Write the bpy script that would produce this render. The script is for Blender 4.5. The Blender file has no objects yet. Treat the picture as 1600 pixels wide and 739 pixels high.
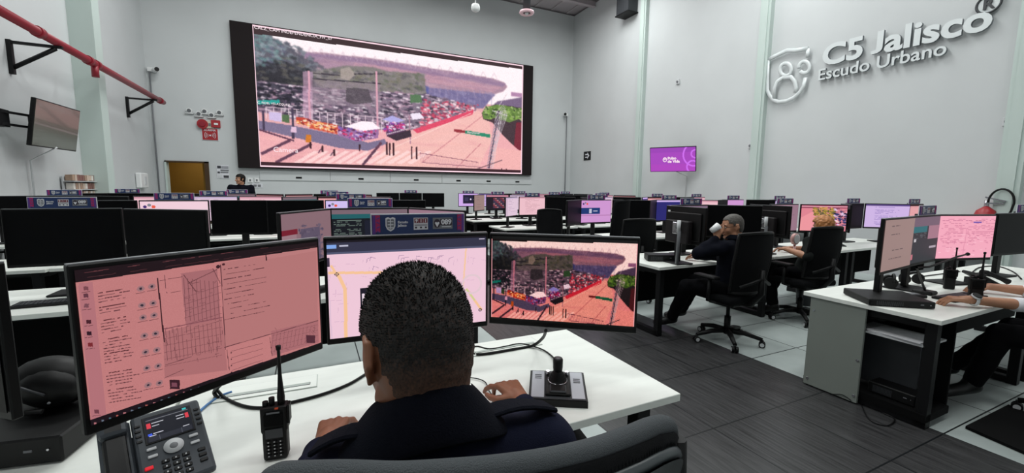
import bpy, bmesh, math, random
import numpy as np
from mathutils import Vector, Matrix, noise

SC = bpy.context.scene
COL = SC.collection
PI = math.pi
random.seed(7)

# ------------------------------------------------------------------ camera
FPX, CX, CY = 659.5527, 800.0, 369.5
CAMZ = 1.5
RM = Matrix(((0.9031, 0.0386, -0.4276), (-0.4283, 0.1088, -0.8971), (0.0119, 0.9933, 0.1148)))


def _ortho(m):
    x = Vector(m.col[0]).normalized()
    z = Vector(m.col[2]); z = (z - x * z.dot(x)).normalized()
    y = z.cross(x)
    return Matrix((x, y, z)).transposed()


RM = _ortho(RM)
CAMP = Vector((0, 0, CAMZ))
cd = bpy.data.cameras.new('camera')
cd.sensor_width = 36.0
cd.lens = FPX * 36.0 / 1600.0
cd.clip_start = 0.02
cd.clip_end = 100
cam = bpy.data.objects.new('camera', cd)
COL.objects.link(cam)
cam.matrix_world = Matrix.Translation(CAMP) @ RM.to_4x4()
SC.camera = cam


def ray(px, py):
    return RM @ Vector(((px - CX) / FPX, -(py - CY) / FPX, -1.0))


def at_z(px, py, z):
    d = ray(px, py); return CAMP + d * ((z - CAMZ) / d.z)


def at_y(px, py, y):
    d = ray(px, py); return CAMP + d * (y / d.y)


def at_x(px, py, x):
    d = ray(px, py); return CAMP + d * (x / d.x)


def at_d(px, py, depth):
    return CAMP + ray(px, py) * depth


# room extents, metres
XL, XR, YB, YF, ZC = -3.71, 9.25, 14.2, -4.0, 7.96

# ------------------------------------------------------------------ world, light, exposure
w = bpy.data.worlds.new('world'); SC.world = w; w.use_nodes = True
w.node_tree.nodes['Background'].inputs[0].default_value = (0.66, 0.68, 0.70, 1)
w.node_tree.nodes['Background'].inputs[1].default_value = 0.10
SC.view_settings.view_transform = 'Standard'
SC.view_settings.look = 'None'
SC.view_settings.exposure = 0.0
SC.view_settings.gamma = 1.0
SC.view_settings.use_curve_mapping = False


def area(name, loc, size, power, color, aim=(0, 0, -1)):
    l = bpy.data.lights.new(name, 'AREA'); l.shape = 'RECTANGLE'
    l.size, l.size_y = size; l.energy = power; l.color = color
    o = bpy.data.objects.new(name, l); COL.objects.link(o); o.location = loc
    o.rotation_euler = Vector(aim).to_track_quat('-Z', 'Y').to_euler()
    return o


# rows of ceiling lamps (all above the frame)
for i, (lx, ly, e) in enumerate([(-0.8, 0.8, 110), (3.0, 0.8, 115), (7.2, 0.8, 110),
                                 (-0.8, 5.6, 175), (3.0, 5.6, 155), (7.0, 5.6, 175),
                                 (-0.8, 10.3, 190), (3.0, 10.3, 140), (7.0, 10.3, 165)]):
    area('ceiling_lamp', (lx, ly, 7.55), (2.4, 1.2), e * 0.88, (0.965, 1.0, 0.985))

# ------------------------------------------------------------------ materials
MATS = {}


def lin(c):
    return tuple(((v / 255.0) / 12.92 if v / 255.0 <= 0.04045 else ((v / 255.0 + 0.055) / 1.055) ** 2.4) for v in c)


def mat(name, rgb=(128, 128, 128), rough=0.5, metal=0.0, spec=0.5, emit=None, es=1.0, noise_=None, bump=None, coat=0.0, alpha=None):
    if name in MATS: return MATS[name]
    m = bpy.data.materials.new(name); m.use_nodes = True
    nt = m.node_tree; b = nt.nodes['Principled BSDF']
    c = lin(rgb)
    b.inputs['Base Color'].default_value = (*c, 1)
    b.inputs['Roughness'].default_value = rough
    b.inputs['Metallic'].default_value = metal
    b.inputs['Specular IOR Level'].default_value = spec
    b.inputs['Coat Weight'].default_value = coat
    if emit:
        b.inputs['Emission Color'].default_value = (*lin(emit), 1)
        b.inputs['Emission Strength'].default_value = es
    if noise_:
        scale, amt, stretch = noise_
        tc = nt.nodes.new('ShaderNodeTexCoord'); mp = nt.nodes.new('ShaderNodeMapping')
        mp.inputs['Scale'].default_value = stretch
        nz = nt.nodes.new('ShaderNodeTexNoise'); nz.inputs['Scale'].default_value = scale; nz.inputs['Detail'].default_value = 5
        nt.links.new(tc.outputs['Object'], mp.inputs[0]); nt.links.new(mp.outputs[0], nz.inputs['Vector'])
        mx = nt.nodes.new('ShaderNodeMix'); mx.data_type = 'RGBA'
        mx.inputs[6].default_value = (*[max(0, v * (1 - amt)) for v in c], 1)
        mx.inputs[7].default_value = (*[min(1, v * (1 + amt)) for v in c], 1)
        mr = nt.nodes.new('ShaderNodeMapRange'); mr.inputs[1].default_value = 0.3; mr.inputs[2].default_value = 0.7
        nt.links.new(nz.outputs['Fac'], mr.inputs[0]); nt.links.new(mr.outputs[0], mx.inputs[0])
        nt.links.new(mx.outputs[2], b.inputs['Base Color'])
    if bump:
        scale, st = bump
        tc = nt.nodes.new('ShaderNodeTexCoord')
        nz = nt.nodes.new('ShaderNodeTexNoise'); nz.inputs['Scale'].default_value = scale; nz.inputs['Detail'].default_value = 3
        bp = nt.nodes.new('ShaderNodeBump'); bp.inputs['Strength'].default_value = st; bp.inputs['Distance'].default_value = 0.01
        nt.links.new(tc.outputs['Object'], nz.inputs['Vector'])
        nt.links.new(nz.outputs['Fac'], bp.inputs['Height']); nt.links.new(bp.outputs[0], b.inputs['Normal'])
    MATS[name] = m
    return m


M_WALL = mat('wall_paint', (196, 199, 200), 0.75, noise_=(0.7, 0.04, (1, 1, 1)), bump=(60, 0.05))
M_WALLG = mat('pilaster_paint', (188, 201, 196), 0.7, noise_=(0.9, 0.04, (1, 1, 1)))
M_CEIL = mat('ceiling_metal', (176, 166, 170), 0.6, noise_=(0.5, 0.1, (1, 1, 1)))
M_BLACK = mat('black_plastic', (11, 11, 12), 0.5, spec=0.28)
M_BLACKM = mat('black_matte', (7, 7, 8), 0.8, spec=0.15)
M_CASE = mat('monitor_casing', (9, 9, 10), 0.45, spec=0.25)
M_BACK = mat('monitor_rear', (26, 22, 24), 0.6, spec=0.25)
M_SILV = mat('lit_silver_edge', (150, 152, 156), 0.35, metal=0.6)
M_STEEL = mat('black_steel', (13, 13, 15), 0.5, spec=0.25)
M_CHROME = mat('chrome', (190, 190, 195), 0.2, metal=1.0)
M_DESK = mat('desk_laminate', (231, 234, 228), 0.42, noise_=(2.2, 0.035, (1, 9, 1)))
M_DESKE = mat('desk_edge', (170, 178, 172), 0.5)
M_PANEL = mat('grey_side_panel', (128, 134, 128), 0.5, noise_=(3, 0.03, (1, 1, 1)))
M_GREY = mat('mid_grey', (110, 112, 116), 0.5)
M_LGREY = mat('light_grey', (200, 202, 204), 0.5)
M_WHITE = mat('white_plastic', (225, 226, 226), 0.45)
M_DARKG = mat('dark_grey', (52, 54, 58), 0.5)
M_PHONE = mat('phone_grey', (64, 69, 75), 0.5, spec=0.3)
M_RED = mat('red_paint', (140, 28, 44), 0.4)
M_REDB = mat('bright_red', (158, 34, 42), 0.4)
M_FABRIC = mat('chair_fabric', (15, 16, 18), 0.95, spec=0.15, bump=(900, 0.5))
M_RIM = mat('chair_rim', (78, 82, 85), 0.85, spec=0.2, bump=(700, 0.5))
M_NAVY = mat('navy_cloth', (22, 25, 42), 0.95, spec=0.1, noise_=(5, 0.15, (1, 1, 1)), bump=(500, 0.25))
M_NAVYD = mat('dark_navy_cloth', (14, 16, 25), 0.95, spec=0.1, bump=(400, 0.25))
M_TROUS = mat('black_trousers', (9, 9, 12), 0.95, spec=0.1)
M_SHOE = mat('black_leather', (14, 14, 15), 0.4)
M_SKIN1 = mat('skin_tan', (146, 95, 69), 0.5, noise_=(14, 0.08, (1, 1, 1)))
M_SKIN2 = mat('skin_light', (176, 126, 98), 0.5, noise_=(14, 0.08, (1, 1, 1)))
M_HAIR = mat('black_hair', (17, 15, 14), 0.7, spec=0.2)
M_HAIRG = mat('grey_hair', (72, 68, 64), 0.6, noise_=(60, 0.4, (1, 1, 1)))
M_HAIRR = mat('ginger_hair', (170, 112, 62), 0.55, noise_=(25, 0.35, (1, 1, 1)))
M_GREEN = mat('dark_green_cloth', (26, 29, 28), 0.95, spec=0.1)
M_SHIRT = mat('white_shirt', (222, 222, 226), 0.8)
M_BLUE = mat('blue_cable', (70, 120, 175), 0.5)
M_YEL = mat('ochre_wall', (150, 112, 30), 0.7, noise_=(1.5, 0.08, (1, 1, 1)))
M_BRN = mat('brown_edge', (62, 40, 12), 0.6)
M_S_NAVY = mat('sign_navy', (24, 48, 96), 0.4)
M_S_MAG = mat('sign_magenta', (166, 32, 92), 0.4)
M_S_PUR = mat('sign_purple', (84, 48, 130), 0.4)
M_S_WHITE = mat('sign_white', (214, 214, 220), 0.4)
M_S_GREY = mat('sign_grey', (120, 122, 128), 0.4)
M_S_RED = mat('sign_plate_red', (110, 24, 46), 0.4)
M_S_DK = mat('sign_dark', (50, 34, 48), 0.4)


def screen_mat(name, es):
    if name in MATS: return MATS[name]
    m = bpy.data.materials.new(name); m.use_nodes = True
    nt = m.node_tree; b = nt.nodes['Principled BSDF']
    a = nt.nodes.new('ShaderNodeAttribute'); a.attribute_name = 'Col'
    b.inputs['Base Color'].default_value = (0.01, 0.01, 0.01, 1)
    b.inputs['Roughness'].default_value = 0.45
    b.inputs['Specular IOR Level'].default_value = 0.08
    nt.links.new(a.outputs['Color'], b.inputs['Emission Color'])
    b.inputs['Emission Strength'].default_value = es
    MATS[name] = m
    return m


M_SCREEN = screen_mat('lit_screen', 1.0)
M_OFF = mat('dark_screen', (5, 5, 7), 0.4, spec=0.1)


def skin_fade_hair():
    m = bpy.data.materials.new('cropped_hair'); m.use_nodes = True
    nt = m.node_tree; b = nt.nodes['Principled BSDF']
    tc = nt.nodes.new('ShaderNodeTexCoord'); sp = nt.nodes.new('ShaderNodeSeparateXYZ')
    nz = nt.nodes.new('ShaderNodeTexNoise'); nz.inputs['Scale'].default_value = 260
    nt.links.new(tc.outputs['Object'], nz.inputs['Vector'])
    nt.links.new(tc.outputs['Object'], sp.inputs[0])
    mr = nt.nodes.new('ShaderNodeMapRange'); mr.inputs[1].default_value = -0.105; mr.inputs[2].default_value = 0.01
    nt.links.new(sp.outputs['Z'], mr.inputs[0])
    ad = nt.nodes.new('ShaderNodeMath'); ad.operation = 'MULTIPLY_ADD'; ad.inputs[1].default_value = 0.9; 
    nt.links.new(nz.outputs['Fac'], ad.inputs[0])
    sb = nt.nodes.new('ShaderNodeMath'); sb.operation = 'SUBTRACT'; sb.inputs[1].default_value = 0.45
    nt.links.new(mr.outputs[0], sb.inputs[0]); nt.links.new(sb.outputs[0], ad.inputs[2])
    mx = nt.nodes.new('ShaderNodeMix'); mx.data_type = 'RGBA'; mx.clamp_factor = True
    mx.inputs[6].default_value = (*lin((118, 80, 60)), 1); mx.inputs[7].default_value = (*lin((26, 24, 23)), 1)
    nt.links.new(ad.outputs[0], mx.inputs[0]); nt.links.new(mx.outputs[2], b.inputs['Base Color'])
    b.inputs['Roughness'].default_value = 0.8
    bp = nt.nodes.new('ShaderNodeBump'); bp.inputs['Strength'].default_value = 0.5; bp.inputs['Distance'].default_value = 0.003
    nt.links.new(nz.outputs['Fac'], bp.inputs['Height']); nt.links.new(bp.outputs[0], b.inputs['Normal'])
    MATS['cropped_hair'] = m
    return m


M_FADE = skin_fade_hair()

# ------------------------------------------------------------------ object helpers


def tag(o, label=None, cat=None, group=None, kind=None):
    if label: o['label'] = label
    if cat: o['category'] = cat
    if group: o['group'] = group
    if kind: o['kind'] = kind
    return o


def empty(name, loc=(0, 0, 0), rz=0, label=None, cat=None, group=None, kind=None):
    o = bpy.data.objects.new(name, None); o.empty_display_size = 0.1
    COL.objects.link(o); o.location = loc; o.rotation_euler = (0, 0, rz)
    return tag(o, label, cat, group, kind)


def link_mesh(name, me, parent=None):
    o = bpy.data.objects.new(name, me); COL.objects.link(o)
    if parent is not None: o.parent = parent
    return o


def frame_to(p, q):
    """rotation whose z axis runs from p to q"""
    return (Vector(q) - Vector(p)).to_track_quat('Z', 'Y').to_matrix().to_4x4()


class MB:
    def __init__(s):
        s.bm = bmesh.new(); s.mats = []; s.xf = Matrix.Identity(4)

    def mi(s, m):
        if m is None: return 0
        if m not in s.mats: s.mats.append(m)
        return s.mats.index(m)

    def _fin(s, verts, mtx, m, bevel=0.0, seg=2, smooth=False):
        M = s.xf @ mtx
        bmesh.ops.transform(s.bm, matrix=M, verts=verts)
        faces = set()
        for v in verts: faces.update(v.link_faces)
        if bevel > 0:
            edges = set()
            for v in verts: edges.update(v.link_edges)
            r = bmesh.ops.bevel(s.bm, geom=list(edges), offset=bevel, segments=seg, affect='EDGES', profile=0.5)
            faces = set(f for f in faces if f.is_valid) | set(r['faces'])
        i = s.mi(m)
        for f in faces:
            if f.is_valid:
                f.material_index = i; f.smooth = smooth
        return s

    def box(s, c, size, m=None, rz=0, bevel=0.0, rot=None, seg=1):
        r = bmesh.ops.create_cube(s.bm, size=1.0)
        R = rot if rot is not None else Matrix.Rotation(rz, 4, 'Z')
        mtx = Matrix.Translation(c) @ R @ Matrix.Diagonal((*size, 1))
        return s._fin(r['verts'], mtx, m, bevel, seg)

    def cyl(s, p, q, r1, m=None, r2=None, seg=16, smooth=True, caps=True):
        p, q = Vector(p), Vector(q); L = (q - p).length
        if L < 1e-6: return s
        r = bmesh.ops.create_cone(s.bm, cap_ends=caps, segments=seg, radius1=r1, radius2=r1 if r2 is None else r2, depth=L)
        mtx = Matrix.Translation((p + q) / 2) @ frame_to(p, q)
        s._fin(r['verts'], mtx, m, 0)
        for v in r['verts']:
            for f in v.link_faces:
                f.smooth = smooth and len(f.verts) == 4
        return s

    def ball(s, c, rad, m=None, rot=None, seg=16):
        r = bmesh.ops.create_uvsphere(s.bm, u_segments=seg, v_segments=max(6, seg // 2 + 2), radius=1.0)
        rad = (rad,) * 3 if isinstance(rad, (int, float)) else rad
        mtx = Matrix.Translation(c) @ (rot if rot is not None else Matrix.Identity(4)) @ Matrix.Diagonal((*rad, 1))
        return s._fin(r['verts'], mtx, m, 0, smooth=True)

    def tube(s, pts, rad, m=None, seg=8, closed=False, flat=None):
        pts = [Vector(p) for p in pts]; n = len(pts); rings = []
        i_ = s.mi(m); prev = None
        for k, p in enumerate(pts):
            a = pts[(k - 1) % n] if (closed or k > 0) else p
            b = pts[(k + 1) % n] if (closed or k < n - 1) else p
            t = (b - a).normalized()
            if prev is None:
                up = Vector((0, 0, 1)) if abs(t.z) < 0.9 else Vector((1, 0, 0))
            else:
                up = prev
            x = t.cross(up)
            if x.length < 1e-5: x = t.cross(Vector((0, 1, 0)))
            x.normalize(); y = x.cross(t).normalized(); prev = y
            r = rad[k] if isinstance(rad, (list, tuple)) else rad
            fy = flat if flat else 1.0
            rings.append([s.bm.verts.new(s.xf @ (p + x * (r * math.cos(2 * PI * j / seg)) + y * (r * fy * math.sin(2 * PI * j / seg)))) for j in range(seg)])
        for k in range(n if closed else n - 1):
            A, B = rings[k], rings[(k + 1) % n]
            for j in range(seg):
                f = s.bm.faces.new((A[j], A[(j + 1) % seg], B[(j + 1) % seg], B[j])); f.smooth = True; f.material_index = i_
        if not closed:
            for R_, rev in ((rings[0], False), (rings[-1], True)):
                f = s.bm.faces.new(R_ if rev else R_[::-1]); f.material_index = i_
        return s

    def prism(s, poly, h0, h1, m=None, mtx=None):
        """polygon in local xy, extruded along local z h0..h1"""
        M = s.xf @ (mtx or Matrix.Identity(4)); i_ = s.mi(m)
        a = [s.bm.verts.new(M @ Vector((x, y, h0))) for x, y in poly]
        b = [s.bm.verts.new(M @ Vector((x, y, h1))) for x, y in poly]
        n = len(poly)
        fs = [s.bm.faces.new(a[::-1]), s.bm.faces.new(b)]
        for j in range(n):
            fs.append(s.bm.faces.new((a[j], a[(j + 1) % n], b[(j + 1) % n], b[j])))
        for f in fs: f.material_index = i_
        return s

    def lathe(s, prof, m=None, mtx=None, seg=24):
        M = s.xf @ (mtx or Matrix.Identity(4)); i_ = s.mi(m); rings = []
        for r, z in prof:
            rings.append([s.bm.verts.new(M @ Vector((r * math.cos(2 * PI * j / seg), r * math.sin(2 * PI * j / seg), z))) for j in range(seg)])
        for A, B in zip(rings, rings[1:]):
            for j in range(seg):
                f = s.bm.faces.new((A[j], A[(j + 1) % seg], B[(j + 1) % seg], B[j])); f.smooth = True; f.material_index = i_
        for R_ in (rings[0], rings[-1]):
            f = s.bm.faces.new(R_); f.material_index = i_
        return s

    def quad(s, pts, m=None):
        i_ = s.mi(m); f = s.bm.faces.new([s.bm.verts.new(s.xf @ Vector(p)) for p in pts]); f.material_index = i_
        return s

    def mesh_in(s, me, mtx, m):
        i_ = s.mi(m); M = s.xf @ mtx
        vs = [s.bm.verts.new(M @ v.co) for v in me.vertices]
        for p in me.polygons:
            try:
                f = s.bm.faces.new([vs[i] for i in p.vertices]); f.material_index = i_
            except ValueError:
                pass
        return s

    def build(s, name, m=None, parent=None, fix=True):
        if fix: bmesh.ops.recalc_face_normals(s.bm, faces=s.bm.faces)
        me = bpy.data.meshes.new(name); s.bm.to_mesh(me); s.bm.free()
        if m is not None and not s.mats: me.materials.append(m)
        for mm in s.mats: me.materials.append(mm)
        return link_mesh(name, me, parent)


def kids(o):
    return [c for c in bpy.data.objects if c.parent == o]


CH = {}


def copy_tree(o, parent=None):
    c = o.copy(); COL.objects.link(c)
    if parent is not None: c.parent = parent
    key = o.get('_k')
    for ch in CH.get(o.name, []): copy_tree(ch, c)
    return c


def remember(o):
    """note the children of a prototype (and theirs) so copies need no search"""
    CH[o.name] = kids(o)
    for c in CH[o.name]: remember(c)
    return o


_tc = {}


def text_mesh(body, size=1.0, extrude=0.0, offset=0.0, bold=False, align='LEFT', shear=0.0, space=1.0, res=3):
    k = (body, size, extrude, offset, align, shear, space, res)
    if k in _tc: return _tc[k]
    c = bpy.data.curves.new('lettering', 'FONT'); c.body = body; c.size = size; c.extrude = extrude; c.offset = offset
    c.align_x = align; c.shear = shear; c.space_character = space; c.resolution_u = res
    o = bpy.data.objects.new('lettering', c); COL.objects.link(o)
    dg = bpy.context.evaluated_depsgraph_get()
    me = bpy.data.meshes.new_from_object(o.evaluated_get(dg))
    bpy.data.objects.remove(o)
    _tc[k] = me
    return me


def organic(name, prims, voxel, m, parent=None, smooth=2, mtx=None, disp=None):
    """one continuous skin blended over overlapping shapes: ('c', p, q, rp, rq) tapered limb, ('e', centre, radii, rot)"""
    items = []
    for pr in prims:
        if pr[0] == 'c':
            p, q = np.array(pr[1], float), np.array(pr[2], float); r = max(pr[3], pr[4]); k = min(0.022, 0.38 * min(pr[3], pr[4]))
            lo, hi = np.minimum(p, q) - r, np.maximum(p, q) + r
        else:
            rad = np.array(pr[2] if isinstance(pr[2], tuple) else (pr[2],) * 3, float); c = np.array(pr[1], float); k = min(0.022, 0.5 * rad.min())
            lo, hi = c - rad.max(), c + rad.max()
        items.append((pr, lo, hi, k))
    pad = voxel * 4 + 0.012
    L = np.min([i[1] for i in items], 0) - pad; U = np.max([i[2] for i in items], 0) + pad
    n = np.ceil((U - L) / voxel).astype(int) + 1
    D = np.full(n, 0.05, np.float32)
    for pr, lo, hi, k in items:
        a = np.maximum(0, np.floor((lo - k - 3 * voxel - L) / voxel).astype(int)); b_ = np.minimum(n, np.ceil((hi + k + 3 * voxel - L) / voxel).astype(int) + 1)
        ax = [np.arange(a[i], b_[i]) * voxel + L[i] for i in range(3)]
        X, Y, Z = np.meshgrid(*ax, indexing='ij', sparse=True)
        if pr[0] == 'c':
            p, q = np.array(pr[1], float), np.array(pr[2], float); d = q - p; dd = float(d @ d) + 1e-12
            t = np.clip(((X - p[0]) * d[0] + (Y - p[1]) * d[1] + (Z - p[2]) * d[2]) / dd, 0, 1)
            dist = np.sqrt((X - p[0] - t * d[0]) ** 2 + (Y - p[1] - t * d[1]) ** 2 + (Z - p[2] - t * d[2]) ** 2) - (pr[3] + (pr[4] - pr[3]) * t)
        else:
            rad = np.array(pr[2] if isinstance(pr[2], tuple) else (pr[2],) * 3, float); c = pr[1]
            R = np.array((pr[3] if len(pr) > 3 else Matrix.Identity(4)).to_3x3())
            x, y, z = X - c[0], Y - c[1], Z - c[2]
            u = (R[0, 0] * x + R[1, 0] * y + R[2, 0] * z) / rad[0]; v = (R[0, 1] * x + R[1, 1] * y + R[2, 1] * z) / rad[1]; w_ = (R[0, 2] * x + R[1, 2] * y + R[2, 2] * z) / rad[2]
            k0 = np.sqrt(u * u + v * v + w_ * w_); k1 = np.sqrt((u / rad[0]) ** 2 + (v / rad[1]) ** 2 + (w_ / rad[2]) ** 2) + 1e-9
            dist = k0 * (k0 - 1) / k1
        S = D[a[0]:b_[0], a[1]:b_[1], a[2]:b_[2]]
        h = np.maximum(k - np.abs(S - dist), 0) / k
        S[...] = np.minimum(S, dist) - h * h * k * 0.25
    # surface nets
    I = D < 0
    c8 = [(i, j, k) for i in (0, 1) for j in (0, 1) for k in (0, 1)]
    m_ = n - 1
    cnt = sum(I[i:m_[0] + i, j:m_[1] + j, k:m_[2] + k].astype(np.int8) for i, j, k in c8)
    cells = np.argwhere((cnt > 0) & (cnt < 8))
    idx = np.full(m_, -1, np.int32); idx[cells[:, 0], cells[:, 1], cells[:, 2]] = np.arange(len(cells))
    acc = np.zeros((len(cells), 3)); num = np.zeros(len(cells))
    for A in c8:
        for ax in range(3):
            if A[ax]: continue
            B = list(A); B[ax] = 1
            va = D[cells[:, 0] + A[0], cells[:, 1] + A[1], cells[:, 2] + A[2]]; vb = D[cells[:, 0] + B[0], cells[:, 1] + B[1], cells[:, 2] + B[2]]
            x = (va < 0) != (vb < 0); t = np.where(x, va / np.where(x, va - vb, 1), 0)
            P = np.tile(np.array(A, float), (len(cells), 1)); P[:, ax] += t
            acc[x] += P[x]; num[x] += 1
    V_ = (cells + acc / num[:, None]) * voxel + L
    F = []
    for ax in range(3):
        u, v = [(1, 2), (2, 0), (0, 1)][ax]
        s0 = [slice(1, m_[i]) for i in range(3)]; s0[ax] = slice(0, m_[ax]); s1 = list(s0); s1[ax] = slice(1, m_[ax] + 1)
        a = I[tuple(s0)]; b_ = I[tuple(s1)]
        for flag, rev in ((a & ~b_, False), (~a & b_, True)):
            e = np.argwhere(flag); off = np.ones(3, int); off[ax] = 0; e = e + off
            q = []
            for du, dv in ((-1, -1), (0, -1), (0, 0), (-1, 0)):
                g = e.copy(); g[:, u] += du; g[:, v] += dv; q.append(idx[g[:, 0], g[:, 1], g[:, 2]])
            q = np.stack(q, 1); F.append(q[:, ::-1] if rev else q)
    F = np.concatenate(F)
    for _ in range(smooth):
        sm = np.zeros_like(V_); ct = np.zeros(len(V_))
        for i in range(4):
            np.add.at(sm, F[:, i], V_[F[:, (i + 1) % 4]]); np.add.at(ct, F[:, i], 1)
        V_ = V_ * 0.5 + sm / np.maximum(ct, 1)[:, None] * 0.5
    me = bpy.data.meshes.new(name)
    me.vertices.add(len(V_)); me.vertices.foreach_set('co', V_.astype(np.float32).ravel())
    me.loops.add(F.size); me.loops.foreach_set('vertex_index', F.astype(np.int32).ravel())
    me.polygons.add(len(F)); me.polygons.foreach_set('loop_start', np.arange(0, F.size, 4, dtype=np.int32)); me.polygons.foreach_set('loop_total', np.full(len(F), 4, np.int32))
    me.update(calc_edges=True); me.validate()
    if mtx is not None: me.transform(mtx)
    if disp:
        amp, sc = disp
        nr = [v.normal.copy() for v in me.vertices]
        for v, nn in zip(me.vertices, nr):
            v.co += nn * amp * noise.noise(v.co * sc)
    me.materials.append(m)
    me.polygons.foreach_set('use_smooth', np.ones(len(me.polygons), bool))
    return link_mesh(name, me, parent)


# ------------------------------------------------------------------ pictures shown on screens


class Ras:
    def __init__(s, w, h, bg, quad=None):
        s.w, s.h = w, h
        s.a = np.zeros((h, w, 3), np.float32); s.a[:] = bg
        s.H = None; s.rng = np.random.RandomState(5)
        if quad:
            A = []; B = []
            for (x, y), (u, v) in zip(quad, ((0, 0), (1, 0), (1, 1), (0, 1))):
                A.append([x, y, 1, 0, 0, 0, -u * x, -u * y]); B.append(u)
                A.append([0, 0, 0, x, y, 1, -v * x, -v * y]); B.append(v)
            s.H = np.append(np.linalg.solve(np.array(A, float), np.array(B, float)), 1).reshape(3, 3)

    def uv(s, p):
        if s.H is None: return (p[0] * s.w, p[1] * s.h)
        q = s.H @ np.array([p[0], p[1], 1.0]); return (q[0] / q[2] * s.w, q[1] / q[2] * s.h)

    def _poly(s, P, col, al=1.0):
        xs = [p[0] for p in P]; ys = [p[1] for p in P]
        x0, x1 = max(0, int(min(xs)) - 1), min(s.w, int(max(xs)) + 2)
        y0, y1 = max(0, int(min(ys)) - 1), min(s.h, int(max(ys)) + 2)
        if x0 >= x1 or y0 >= y1: return
        X, Y = np.meshgrid(np.arange(x0, x1) + 0.5, np.arange(y0, y1) + 0.5)
        ins = np.zeros(X.shape, bool); n = len(P)
        for i in range(n):
            ax, ay = P[i]; bx, by = P[(i + 1) % n]
            if ay == by: continue
            c = ((ay > Y) != (by > Y)) & (X < (bx - ax) * (Y - ay) / (by - ay) + ax)
            ins ^= c
        r = s.a[y0:y1, x0:x1]; r[ins] = r[ins] * (1 - al) + np.array(col, np.float32) * al

    def poly(s, P, col, al=1.0): s._poly([s.uv(p) for p in P], col, al)

    def rect(s, x0, y0, x1, y1, col, al=1.0): s.poly([(x0, y0), (x1, y0), (x1, y1), (x0, y1)], col, al)

    def line(s, p, q, col, wd=1.0, al=1.0):
        a = np.array(s.uv(p)); b = np.array(s.uv(q)); d = b - a; L = np.hypot(*d)
        if L < 1e-6: return
        n = np.array([-d[1], d[0]]) / L * max(wd, 0.72) / 2; e = d / L * 0.3
        s._poly([a + n - e, b + n + e, b - n + e, a - n - e], col, al)

    def disc(s, c, r, col, al=1.0):
        a = s.uv(c); s._poly([(a[0] + r * math.cos(t * PI / 8), a[1] + r * math.sin(t * PI / 8)) for t in range(16)], col, al)

    def ring(s, c, r, col, wd=1.0, asp=1.0):
        a = s.uv(c); n = 24
        for t in range(n):
            p = np.array([a[0] + r * math.cos(t * 2 * PI / n), a[1] + asp * r * math.sin(t * 2 * PI / n)])
            q = np.array([a[0] + r * math.cos((t + 1) * 2 * PI / n), a[1] + asp * r * math.sin((t + 1) * 2 * PI / n)])
            d = q - p; nn = np.array([-d[1], d[0]]) / np.hypot(*d) * wd / 2
            s._poly([p + nn, q + nn, q - nn, p - nn], col)

    def speck(s, P, n, size, cols, al=1.0):
        """random short marks inside a polygon given in picture units"""
        xs = [p[0] for p in P]; ys = [p[1] for p in P]; k = 0; t = 0
        while k < n and t < n * 6:
            t += 1
            x = s.rng.uniform(min(xs), max(xs)); y = s.rng.uniform(min(ys), max(ys)); ins = False
            for i in range(len(P)):
                ax, ay = P[i]; bx, by = P[(i + 1) % len(P)]
                if (ay > y) != (by > y) and x < (bx - ax) * (y - ay) / (by - ay) + ax: ins = not ins
            if not ins: continue
            k += 1
            a = s.uv((x, y)); wx = size[0] * s.rng.uniform(0.4, 1.4); hy = size[1] * s.rng.uniform(0.5, 1.3)
            c = cols[s.rng.randint(len(cols))]
            s._poly([(a[0] - wx, a[1]), (a[0] - wx * .3, a[1] - hy), (a[0] + wx, a[1] - hy * .4), (a[0] + wx * .6, a[1] + hy)], c, al)

    def dashes(s, x0, x1, y, col, wd=1.0, step=0.012, dens=0.75, end=None, y1=None):
        x = x0; y1 = y if y1 is None else y1; e = x1 if end is None else end
        while x < e:
            l = step * s.rng.uniform(0.4, 1.3)
            if s.rng.rand() < dens:
                f = (x - x0) / (x1 - x0); f2 = (x + l - x0) / (x1 - x0)
                s.line((x, y + (y1 - y) * f), (x + l, y + (y1 - y) * f2), col, wd)
            x += l * 1.25

    def blur(s, n=1):
        for _ in range(n):
            p = np.pad(s.a, ((1, 1), (1, 1), (0, 0)), 'edge')
            s.a = (p[1:-1, 1:-1] * 4 + p[:-2, 1:-1] + p[2:, 1:-1] + p[1:-1, :-2] + p[1:-1, 2:]) / 8

    def grain(s, amp, cell=1):
        g = s.rng.normal(0, amp, (s.h // cell + 1, s.w // cell + 1, 1)).astype(np.float32)
        g = np.repeat(np.repeat(g, cell, 0), cell, 1)[:s.h, :s.w]
        s.a = np.clip(s.a + g, 0, 255)


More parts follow.
